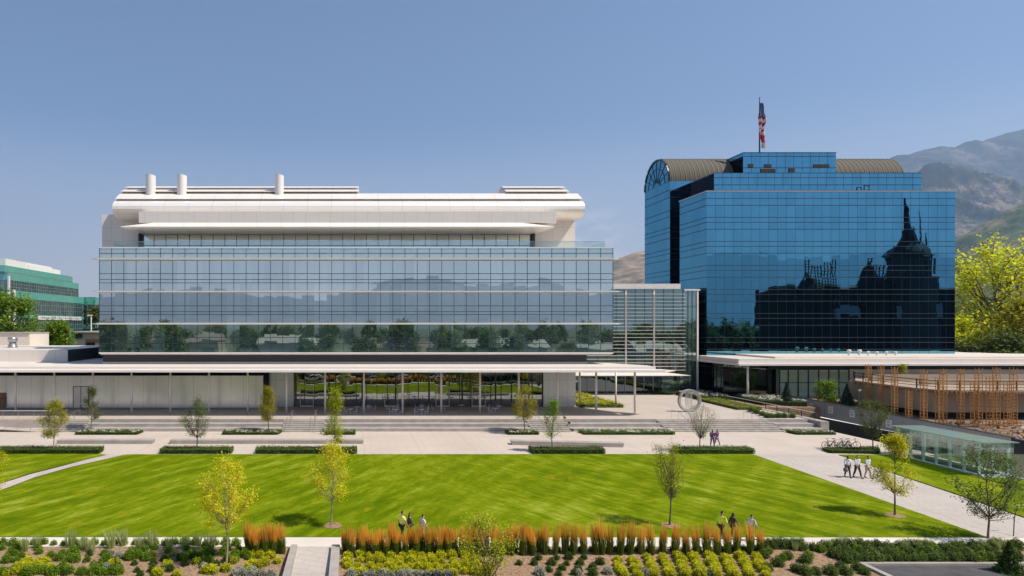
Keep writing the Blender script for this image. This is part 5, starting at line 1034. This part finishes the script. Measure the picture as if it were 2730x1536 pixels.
# ================================================================ BICYCLES
def bike(base, head, lab, frame, drop=False):
    t = T('bicycle', lab, 'bicycle', base, 'bicycles parked by the small hedge'); ca, sa = math.cos(math.radians(head)), math.sin(math.radians(head))
    def L(f, s, z): f = f; return Vector((base.x + f * ca - (s + z * .08) * sa, base.y + f * sa + (s + z * .08) * ca, base.z + z))
    for f in (-.52, .52):
        w = MB(); w.tube([L(f + .34 * math.cos(a), 0, .35 + .34 * math.sin(a)) for a in [2 * math.pi * k / 24 for k in range(25)]], .026, 6, False); o = w.build('wheel', M['black'], t, True)
        w = MB()
        for k in range(8): a = math.pi * k / 8; w.tube([L(f - .33 * math.cos(a), 0, .35 - .33 * math.sin(a)), L(f + .33 * math.cos(a), 0, .35 + .33 * math.sin(a))], .004, 3, False)
        w.tube([L(f, -.05, .35), L(f, .05, .35)], .03, 6); w.build('spokes', M['steel'], o)
    fr = MB(); BB, ST, HT, HB = L(-.06, 0, .30), L(-.2, 0, .82), L(.36, 0, .86), L(.4, 0, .70)
    for p in ([BB, ST], [ST, HT], [BB, HB], [HT, HB]): fr.tube(p, .026, 6)
    for s in (-.05, .05): fr.tube([L(-.52, s, .35), L(-.06, s, .30)], .015, 5); fr.tube([L(-.52, s, .35), L(-.19, s, .78)], .013, 5); fr.tube([HB, L(.45, s, .6), L(.52, s, .35)], .02, 5)
    fr.build('frame', frame, t)
    sd = MB(); sd.tube([ST, L(-.225, 0, .93)], .016, 6); sd.mesh([L(-.36, -.07, .95), L(-.36, .07, .95), L(-.1, .02, .96), L(-.1, -.02, .96), L(-.36, -.07, .99), L(-.36, .07, .99), L(-.1, .02, .985), L(-.1, -.02, .985)], [(0, 1, 2, 3), (7, 6, 5, 4), (0, 4, 5, 1), (1, 5, 6, 2), (2, 6, 7, 3), (3, 7, 4, 0)]); sd.build('saddle', M['black'], t)
    hb = MB(); hb.tube([HT, L(.35, 0, .98)], .018, 6)
    if drop: 
        for s in (-.2, .2): hb.tube([L(.35, 0, .98), L(.38, s, .98), L(.5, s, .96), L(.53, s, .88), L(.42, s, .82)], .014, 5)
    else: hb.tube([L(.3, -.3, 1.02), L(.35, -.1, .98), L(.35, .1, .98), L(.3, .3, 1.02)], .014, 5)
    hb.build('handlebar', M['black'], t)
    MB().tube([L(-.06, -.08, .30), L(-.06, -.06, .30), L(-.06, .06, .30), L(-.06, .08, .30)], .08, 10).build('crank', M['black'], t)
red = plain('red_frame', (.30, .02, .03), .35, 0, .05); blk = plain('gloss_black_frame', (.02, .02, .022), .3, 0, .05); brn = plain('maroon_frame', (.07, .02, .022), .35, 0, .05)
for px, py, a, lb_, fr, dp in ((2213, 1196.5, 3, 'bicycle with red frame, leftmost of the parked row', red, False), (2232, 1196, -14, 'maroon bicycle second in the parked row', brn, False), (2252, 1196, 12, 'black bicycle third in the parked row', blk, False), (2270, 1196, -6, 'black bicycle with drop handlebars at the right end of the row', blk, True)):
    bike(PG(px, py), a, lb_, fr, dp)
# ================================================================ CAFE TABLES AND CHAIRS
fmt = plain('grey_blue_metal', (.66, .68, .76), .4, .3, .06)
def table(p, lab):
    t = T('cafe_table', lab, 'table', p, 'round cafe tables under the canopy')
    MB().lathe([(.40, .70), (.42, .705), (.42, .73), (.40, .735)], p, 20).build('table_top', fmt, t); b = MB(); b.tube([p + Vector((0, 0, .2)), p + Vector((0, 0, .7))], .03, 6); b.build('stem', fmt, t)
    for k in range(3):
        a = 2.1 * k + .5; MB().tube([p + Vector((0, 0, .3)), p + Vector((.18 * math.cos(a), .18 * math.sin(a), .15)), p + Vector((.33 * math.cos(a), .33 * math.sin(a), 0))], .02, 5).build('leg', fmt, t)
def chair(p, a, lab):
    t = T('cafe_chair', lab, 'chair', p, 'cafe chairs under the canopy'); ca, sa = math.cos(a), math.sin(a)
    def L(f, s, z): return Vector((p.x + f * ca - s * sa, p.y + f * sa + s * ca, p.z + z))
    MB().lathe([(.19, .44), (.21, .45), (.2, .47)], p, 14).build('seat', fmt, t)
    for f in (-.15, .15):
        for s in (-.15, .15): MB().tube([L(f, s, .45), L(f * 1.35, s * 1.3, 0)], .014, 5).build('leg', fmt, t)
    b = MB(); b.tube([L(-.18, -.17, .45), L(-.24, -.17, .78), L(-.25, -.09, .88), L(-.25, .09, .88), L(-.24, .17, .78), L(-.18, .17, .45)], .015, 5)
    for s in (-.06, .06): b.tube([L(-.19, s, .46), L(-.25, s, .87)], .009, 4)
    b.build('backrest', fmt, t)
TB = [(934, 1090, 'cafe table just right of the bright lime tree', (-.15, 2.6)), (952, 1084, 'wide set cafe table behind the lime tree', (.4,)), (984, 1083, 'cafe table beside the column left of centre', (.1, 3.0, 1.6)), (1056, 1091, 'nearest cafe table left of the middle column', (.1, 3.1, 1.9)), (1047, 1082, 'rear cafe table left of the middle column', (3.3, .4)), (1123, 1091, 'nearest cafe table in the middle of the terrace', (.05, 3.15)), (1125, 1082, 'rear cafe table in the middle of the terrace', (.1, 3.2, 1.5)),
      (1169, 1083, 'cafe table half hidden behind the column right of centre', (3.1, -.2)), (1230, 1080, 'cafe table without chairs close to the glass', ()), (1289, 1082, 'cafe table just right of the third column', (.3,)), (1330, 1082, 'cafe table nearest the rusty olive tree', (3.0, 1.4)), (1320, 1088, 'low cafe table beside the lone chair', (3.2,))]
for px, py, lb_, ch in TB:
    Y = F * (H - TZ - .73) / (py - HZ); p = Vector((PX(px, Y), Y, TZ)); table(p, lb_)
    for k, a in enumerate(ch): chair(p + Vector((.62 * math.cos(a), .62 * math.sin(a), 0)), a + math.pi, ('cafe chair ' + ('east of the ' if math.cos(a) > .5 else 'west of the ' if math.cos(a) < -.5 else 'behind the ') + lb_.replace('cafe ', '')))
# ================================================================ RING SCULPTURE AND SMALL THINGS
p = Vector((PX(1838, 84.3), 84.3, TZ)); t = T('ring_sculpture', 'upright grey stone ring sculpture with hanging strands on the terrace', 'sculpture', p); R1, R0 = 1.45, 1.17; zc = TZ + R1; n_ = 64
prof = [(R1, -.22), (R1 + .0, .22), (R0, .17), (R0, -.17)]; P = []; Fq = []
for k in range(n_):
    a = 2 * math.pi * k / n_
    for r, y in prof: P.append((p.x + r * math.cos(a), p.y + y, zc + r * math.sin(a)))
for k in range(n_):
    for q in range(4): Fq.append((4 * k + q, 4 * k + (q + 1) % 4, 4 * ((k + 1) % n_) + (q + 1) % 4, 4 * ((k + 1) % n_) + q))
rg = MB().mesh(P, Fq).build('ring', plain('ring_stone', (.36, .34, .33), .6, .1, .2, 4, bump=.2), t); md = rg.modifiers.new('b', 'BEVEL'); md.width = .03; md.segments = 2
stm = plain('strand_metal', (.55, .53, .50), .4, .4, .1)
for k in range(9):
    x = -.52 + .10 * k + (.0 if k < 5 else .08); top = zc + math.sqrt(max(0, R0 ** 2 - x * x)); bot = zc - math.sqrt(max(0, R0 ** 2 - x * x)) * (1 if k % 3 else .5)
    b = MB(); z = top; 
    while z > bot: b.box(p.x + x - .022, p.x + x + .022, p.y - .022, p.y + .022, z - .1, z); z -= .12
    b.build('strand', stm, t)
MB().box(p.x - .5, p.x + .5, p.y - .28, p.y + .28, TZ, TZ + .06).build('base', M['concd'], t)
u = Vector((PX(145, 78.3), 78.3, TZ)); t = T('furled_umbrella', 'tall furled turquoise umbrella behind the olive leaved tree', 'umbrella', u)
MB().tube([u, u + Vector((0, 0, 2.55))], .03, 6).build('pole', M['white'], t); MB().lathe([(.03, 1.0), (.16, 1.15), (.24, 1.3), (.2, 1.75), (.12, 2.2), (.03, 2.5)], u, 10).build('cloth', cloth('turquoise_cloth', (.02, .40, .42)), t, True)
for px, Y, z, lb_ in ((1506, 77.9, TZ, 'small dark floodlight on the top tier beside the two young trees'), (1518, 76.0, .68, 'small dark floodlight on the middle tier beside the two young trees'), (1527, 74.9, .02, 'small dark floodlight at the foot of the tiers beside the two young trees')):
    x = PX(px, Y); t = T('floodlight', lb_, 'floodlight', (x, Y, z), 'small floodlights on the seating tiers'); MB().lathe([(.05, z), (.03, z + .03), (.03, z + .12)], (x, Y, 0), 8).build('bracket', M['black'], t); MB().tube([(x - .15, Y, z + .22), (x + .12, Y, z + .16)], [.13, .10], 10).build('lamp_head', M['black'], t)
t = T('leaning_pole', 'thin grey light pole leaning at the right edge of the walkway', 'light pole', PG(2702, 1430)); q = PG(2702, 1430); MB().tube([q, q + Vector((.35, .3, 1.0)), q + Vector((.75, .5, 1.7)), q + Vector((1.3, .5, 1.75))], .03, 6).build('pole', M['mull'], t)
# ================================================================ MOUNTAINS AND THE AIR BETWEEN
def ridge(name, sky, D, Df, cols, seed, rough, ng=(240, 80), sgn=1, amp=.1, back=True, scale=.29):
    sky = sorted(sky); bm = MB(); nu, nv = ng; x0, x1 = sky[0][0], sky[-1][0]; V = []
    def yy(px):
        for (a, ya), (c, yc_) in zip(sky, sky[1:]):
            if a <= px <= c: f = (px - a) / (c - a); f = f * f * (3 - 2 * f) * .5 + f * .5; return ya + (yc_ - ya) * f
        return sky[-1][1]
    rows = [(j / nv, D + (Df - D) * j / nv) for j in range(nv + 1)]
    if back: rows = [(-1, D * 1.12)] + rows
    for v, Y in rows:
        for i in range(nu + 1):
            px = x0 + (x1 - x0) * i / nu; X = PX(px, D) * (1 + (Y / D - 1) * .6); zc_ = PZ(yy(px), D)
            f = noise.fractal(Vector((X * rough, Y * rough * .45, seed)), .88, 2.1, 8) ; r_ = 1 - abs(noise.fractal(Vector((X * rough * 1.7 + Y * rough * .5, Y * rough * .25, seed + 5)), 1.0, 2.0, 6))
            if v < 0: z = -40
            else: z = zc_ * (1 - v) ** .85 + zc_ * amp * (f * .8 + (r_ - .75) * 1.1) * min(1, v * 9 + .06) * (1 - v)
            V.append((X, sgn * Y, z if v < 1 else -40))
    Fa = [(j * (nu + 1) + i, j * (nu + 1) + i + 1, (j + 1) * (nu + 1) + i + 1, (j + 1) * (nu + 1) + i) for j in range(len(rows) - 1) for i in range(nu)]
    n = N(name + '_rock'); p = n.pos(False); a = n.noise(p, .006 * scale, 8, .62); c = n.noise(p, .03 * scale, 6, .65); d = n.noise(p, .15 * scale, 4, .6)
    f = n.math('ADD', n.math('MULTIPLY', a.outputs[0], .45), n.math('ADD', n.math('MULTIPLY', c.outputs[0], .35), n.math('MULTIPLY', d.outputs[0], .2)))
    m = n.done(n.pr(n.ramp(f, [(.42, cols[0]), (.49, cols[1]), (.53, cols[2]), (.58, cols[3])]), .95, 0, .05, n.bump(c.outputs[0], .6, 8)))
    o = bm.mesh(V, Fa).build('mountain', m, None, True); return tag(o, None, None, None, 'structure')
RK = [(.03, .04, .04), (.055, .06, .055), (.11, .10, .09), (.20, .17, .145)]
ridge('far_peak', [(1500, 740), (1620, 722), (1700, 690), (1800, 560), (2000, 470), (2250, 490), (2340, 440), (2400, 418), (2470, 401), (2530, 405), (2580, 392), (2640, 368), (2690, 352), (2740, 342), (2860, 350), (3100, 420), (3500, 600)], 14600, 9000, RK, 3.0, .00045, amp=.2)
ridge('middle_ridge', [(2200, 700), (2350, 520), (2450, 473), (2520, 466), (2600, 470), (2640, 492), (2690, 505), (2760, 540), (2900, 600)], 9400, 5200, [(.03, .04, .035), (.06, .065, .05), (.14, .12, .09), (.32, .25, .18)], 8.0, .0009, amp=.24)
ridge('near_hill', [(2420, 760), (2500, 678), (2560, 630), (2640, 588), (2700, 556), (2780, 520), (2950, 480), (3200, 560)], 5200, 2500, [(.05, .085, .025), (.085, .12, .035), (.16, .15, .06), (.34, .25, .14)], 13.0, .0014, amp=.15, scale=.6)
ridge('gap_hill', [(1480, 760), (1560, 730), (1610, 706), (1650, 688), (1700, 672), (1760, 660), (1850, 690), (2000, 760)], 6600, 3800, [(.12, .11, .07), (.24, .18, .12), (.34, .25, .17), (.42, .31, .22)], 17.0, .00085, amp=.1, scale=.6)
ridge('reflected_range', [(-2400, 800), (-1300, 770), (-600, 800), (-100, 800), (250, 792), (520, 765), (700, 785), (900, 790), (1050, 748), (1180, 740), (1300, 762), (1450, 750), (1580, 790), (1750, 700), (1950, 672), (2150, 690), (2400, 676), (2700, 690), (3300, 700), (4500, 800)], 25500, 20000, [(.16, .17, .15), (.2, .21, .18), (.23, .23, .2), (.28, .27, .24)], 21.0, .00025, sgn=-1, amp=.1)
n = N('haze_air'); pv_ = n.n('VolumePrincipled'); pv_.inputs['Color'].default_value = (.47, .68, 1.0, 1); pv_.inputs['Density'].default_value = .00005; pv_.inputs['Anisotropy'].default_value = .2; n.l(pv_.outputs[0], n.out.inputs['Volume'])
b = MB().box(-29900, 29900, -29900, 29900, -60, 5000).build('haze', n.m); tag(b, None, None, None, 'stuff')
# ================================================================ ACROSS THE STREET (what the glass reflects)
gp = 'trees across the street reflected in the glass'
kinds = [far_tree(940 + 1750 * X / 100.0, 100, hh, ww, lf, 'street tree across from the lawn, reflected in the glass front', sd, -1.5, 1500, .8, 'round', .12, gp, .35, 'street_tree', 1.1, 18) for X, hh, ww, lf, sd in ((0, 11, 5.5, 'green', 301), (0, 9, 5, 'dark', 302), (0, 13.5, 5.5, 'dark', 303))]
rd = random.Random(44); first = set()
spots = [(-150 + 11 * k + rd.uniform(-4, 4), rd.uniform(-130, -60)) for k in range(38)] + [(-190 + 19 * k + rd.uniform(-6, 6), rd.uniform(-320, -200)) for k in range(30)] + [(-260 + 9 * k + rd.uniform(-4, 4), rd.uniform(-420, -340)) for k in range(70)] + [(120 + 8 * k + rd.uniform(-5, 5), rd.uniform(-190, -75)) for k in range(36)]
for X, Y in spots:
    k = rd.randrange(3); s_ = rd.uniform(.7, 1.15)
    o = copytree(kinds[k], Vector((X, Y, -1.5)), None, rd.uniform(0, 6.28), s_)
for q in kinds: q.location = Vector((rd.uniform(-60, 60), -95, -1.5))
for i, (X, Y, w_, d_, h_, c_) in enumerate(((-90, -100, 34, 16, 9, (.3, .24, .2)), (-40, -110, 26, 14, 8, (.5, .46, .42)), (2, -90, 30, 15, 7, (.28, .2, .16)), (44, -100, 36, 14, 8, (.5, .47, .44)), (88, -85, 30, 14, 7, (.45, .42, .4)), (120, -60, 20, 12, 6, (.5, .48, .46)))):
    t = T('street_house', ('brown gabled house', 'pale gabled house')[i in (1, 3, 4, 5)] + ' across the street, reflected in the glass front', 'house', (X, Y, -1.5), 'houses across the street reflected in the glass'); t['label'] = ['brown wide roofed house reflected at the left of the glass front', 'pale house reflected below the left treeline', 'dark brown house reflected in the middle of the glass front', 'pale wide house reflected right of the middle', 'light house reflected near the right end of the glass front', 'small pale house reflected at the right corner of the glass front'][i]
    MB().box(X, X + w_, Y - d_, Y, -1.5, h_ - 4).build('wall', plain('house_wall', c_, .8, 0, .1, .3), t)
    MB().mesh([(X - .6, Y - d_ - .6, h_ - 4), (X + w_ + .6, Y - d_ - .6, h_ - 4), (X + w_ + .6, Y + .6, h_ - 4), (X - .6, Y + .6, h_ - 4), (X - .3, Y - d_ / 2, h_ - 1), (X + w_ + .3, Y - d_ / 2, h_ - 1)], [(0, 1, 2, 3), (3, 2, 5, 4), (1, 0, 4, 5), (0, 3, 4), (2, 1, 5)]).build('roof', plain('house_roof', tuple(x * .8 for x in c_), .8, 0, .2, 1), t)
# spired church, seen mirrored in the tower: virtual depth Dv
Yc = -26.0; Dv = 2 * TY - Yc; sv = Dv / F
def CXp(px): return (px - CX) * sv
def CZp(py): return H + (HZ - py) * sv
stone = plain('church_stone', (.016, .014, .014), .9, 0, .2, .5); slate = plain('church_slate', (.01, .01, .012), .7, 0, .2, .6)
t = T('spired_church', 'dark stone church with tall belfry spire mirrored in the blue tower', 'church', (CXp(2330), Yc - 15, -1.5))
MB().box(CXp(2150), CXp(2640), Yc - 30, Yc - 4, -1.5, CZp(765)).build('nave', stone, t)
x0, x1, xm = CXp(2150), CXp(2600), Yc - 17
MB().mesh([(x0, Yc - 30.6, CZp(765)), (x1, Yc - 30.6, CZp(765)), (x1, Yc - 3.4, CZp(765)), (x0, Yc - 3.4, CZp(765)), (x0 + 2, xm, CZp(752)), (x1, xm, CZp(752))], [(0, 1, 2, 3), (3, 2, 5, 4), (1, 0, 4, 5), (0, 3, 4), (2, 1, 5)]).build('roof', slate, t)
def turret(px, wpx, base, eave, tip, nm):
    x = CXp(px); r = wpx * sv / 2; y = Yc - 4 - r * .3
    MB().lathe([(r, -1.5), (r, CZp(eave)), (r * 1.02, CZp(eave))], (x, y, 0), 8).build('turret', stone, t); MB().lathe([(r * 1.15, CZp(eave)), (r * .62, CZp(eave) + (CZp(tip) - CZp(eave)) * .45), (r * .3, CZp(eave) + (CZp(tip) - CZp(eave)) * .8), (.06, CZp(tip))], (x, y, 0), 8).build('turret_roof', slate, t)
turret(2185, 62, 0, 775, 727, 't'); turret(2350, 66, 0, 770, 700, 't'); turret(2148, 22, 0, 800, 760, 't'); turret(2400, 40, 0, 760, 725, 't')
x = CXp(2469); y = Yc - 8; m_ = lambda w: w * sv / 2
MB().lathe([(m_(126), -1.5), (m_(126), CZp(738)), (m_(98), CZp(736)), (m_(98), CZp(682)), (m_(112), CZp(680))], (x, y, 0), 8).build('belfry', plain('belfry_stone', (.06, .055, .055), .85, 0, .1, .6), t)
MB().lathe([(m_(114), CZp(680)), (m_(100), CZp(668)), (m_(52), CZp(640)), (m_(33), CZp(612)), (m_(23), CZp(585)), (m_(14), CZp(560)), (m_(9), CZp(548)), (m_(12), CZp(540)), (m_(5), CZp(532)), (m_(4), CZp(520))], (x, y, 0), 8).build('spire', slate, t)
for px, a, c in ((2452, 672, 582), (2488, 660, 555), (2505, 690, 620)): MB().lathe([(m_(5), CZp(a)), (m_(3.5), CZp((a + c) / 2)), (m_(1.5), CZp(c))], (CXp(px), y + m_(40), 0), 6).build('pinnacle', slate, t)
tent = plain('pale_sheeting', (.30, .31, .33), .8, 0, .1, .4)
for a, c_, p, q in ((2246, 2298, 818, 844), (2412, 2528, 810, 846)): MB().box(CXp(a), CXp(c_), Yc - 3.9, Yc - 2.5, CZp(q), CZp(p)).build('pale_sheeting', tent, t)
lt_ = plain('window_tracery', (.07, .07, .075), .7, 0, .1)
for k in range(7):
    px = 2240 + 11 * k + (30 if k > 3 else 0); MB().box(CXp(px), CXp(px) + .5, Yc - 3.99, Yc - 3.8, CZp(810), CZp(782)).build('lancet_window', lt_, t)
for k in range(5):
    px = 2440 + 14 * k; MB().box(CXp(px), CXp(px) + .6, y + m_(94), y + m_(98) + .1, CZp(732), CZp(690)).build('belfry_louvre', lt_, t)
def scaffold(pa, pb, pt, pbm, lb_):
    t = T('scaffold', lb_, 'scaffolding', (CXp((pa + pb) / 2), Yc, -1.5), 'scaffold frames around the church turrets'); b = MB()
    k = 0
    for j in range(9):
        x = CXp(pa + (pb - pa) * j / 8); b.box(x - .13, x + .13, Yc - .13, Yc + .13, CZp(pbm), CZp(pt) - (.0 if j in (0, 1, 6, 7, 8) else 2.2))
    z = CZp(pbm)
    while z < CZp(pt): b.box(CXp(pa), CXp(pb) if z < CZp(pt) - 2.2 else CXp(pa + (pb - pa) * .2), Yc - .08, Yc + .08, z, z + .2); z += 1.1
    b.build('tubes', slate, t)
scaffold(2155, 2222, 695, 780, 'scaffold tubes around the left church turret mirrored in the tower'); scaffold(2316, 2378, 695, 775, 'scaffold tubes around the right church turret mirrored in the tower'); scaffold(2123, 2160, 770, 850, 'low scaffold beside the church corner mirrored in the tower')

hedge('hedge', [(-60, 23.6), (70, 23.6), (70, 25.6), (-60, 25.6)], 1.7, 'dark', 'tall dark hedge along the street, reflected in the cafe glass', 'hedge', None, 88, dens=22, ls=.2, z=-.75)
def car(x, paint, lab_):
    p = Vector((x, 27.6, g(27.6))); t = T('parked_car', lab_, 'car', p, 'cars parked along the street, reflected in the cafe glass'); z = p.z; y0, y1 = 26.75, 28.45
    pr = [(-2.2, .35), (-2.25, .7), (-1.9, .85), (-1.25, .92), (-.7, 1.42), (.9, 1.45), (1.6, .98), (2.15, .9), (2.25, .55), (2.2, .35)]; n_ = len(pr)
    MB().mesh([(x + a, y0, z + h) for a, h in pr] + [(x + a, y1, z + h) for a, h in pr], [tuple(range(n_)), tuple(range(2 * n_ - 1, n_ - 1, -1))] + [(i, i + n_, (i + 1) % n_ + n_, (i + 1) % n_) for i in range(n_)]).build('body', paint, t)
    b = MB(); b.mesh([(x - 1.05, y1 + .005, z + .95), (x + 1.4, y1 + .005, z + .98), (x + .8, y1 + .005, z + 1.36), (x - .65, y1 + .005, z + 1.34)], [(0, 1, 2, 3)]); b.build('window', M['darkg'], t)
    for a in (-1.4, 1.4):
        for yy_ in (y0 - .02, y1 - .2): MB().tube([(x + a, yy_, z + .33), (x + a, yy_ + .22, z + .33)], .33, 14).build('wheel', M['black'], t)
wp = plain('car_white', (.75, .75, .74), .25, 0, .02); sp_ = plain('car_silver', (.45, .46, .48), .3, .5, .02)
for i, (x, pt, l_) in enumerate(((-9, wp, 'white parked car reflected left of the first cafe column'), (-1.5, wp, 'white parked car reflected in the middle of the cafe glass'), (5, sp_, 'silver parked car reflected right of the middle of the cafe glass'), (11.5, wp, 'white parked car reflected near the right cafe door'), (20, wp, 'white parked car reflected at the right end of the cafe glass'))): car(x, pt, l_)
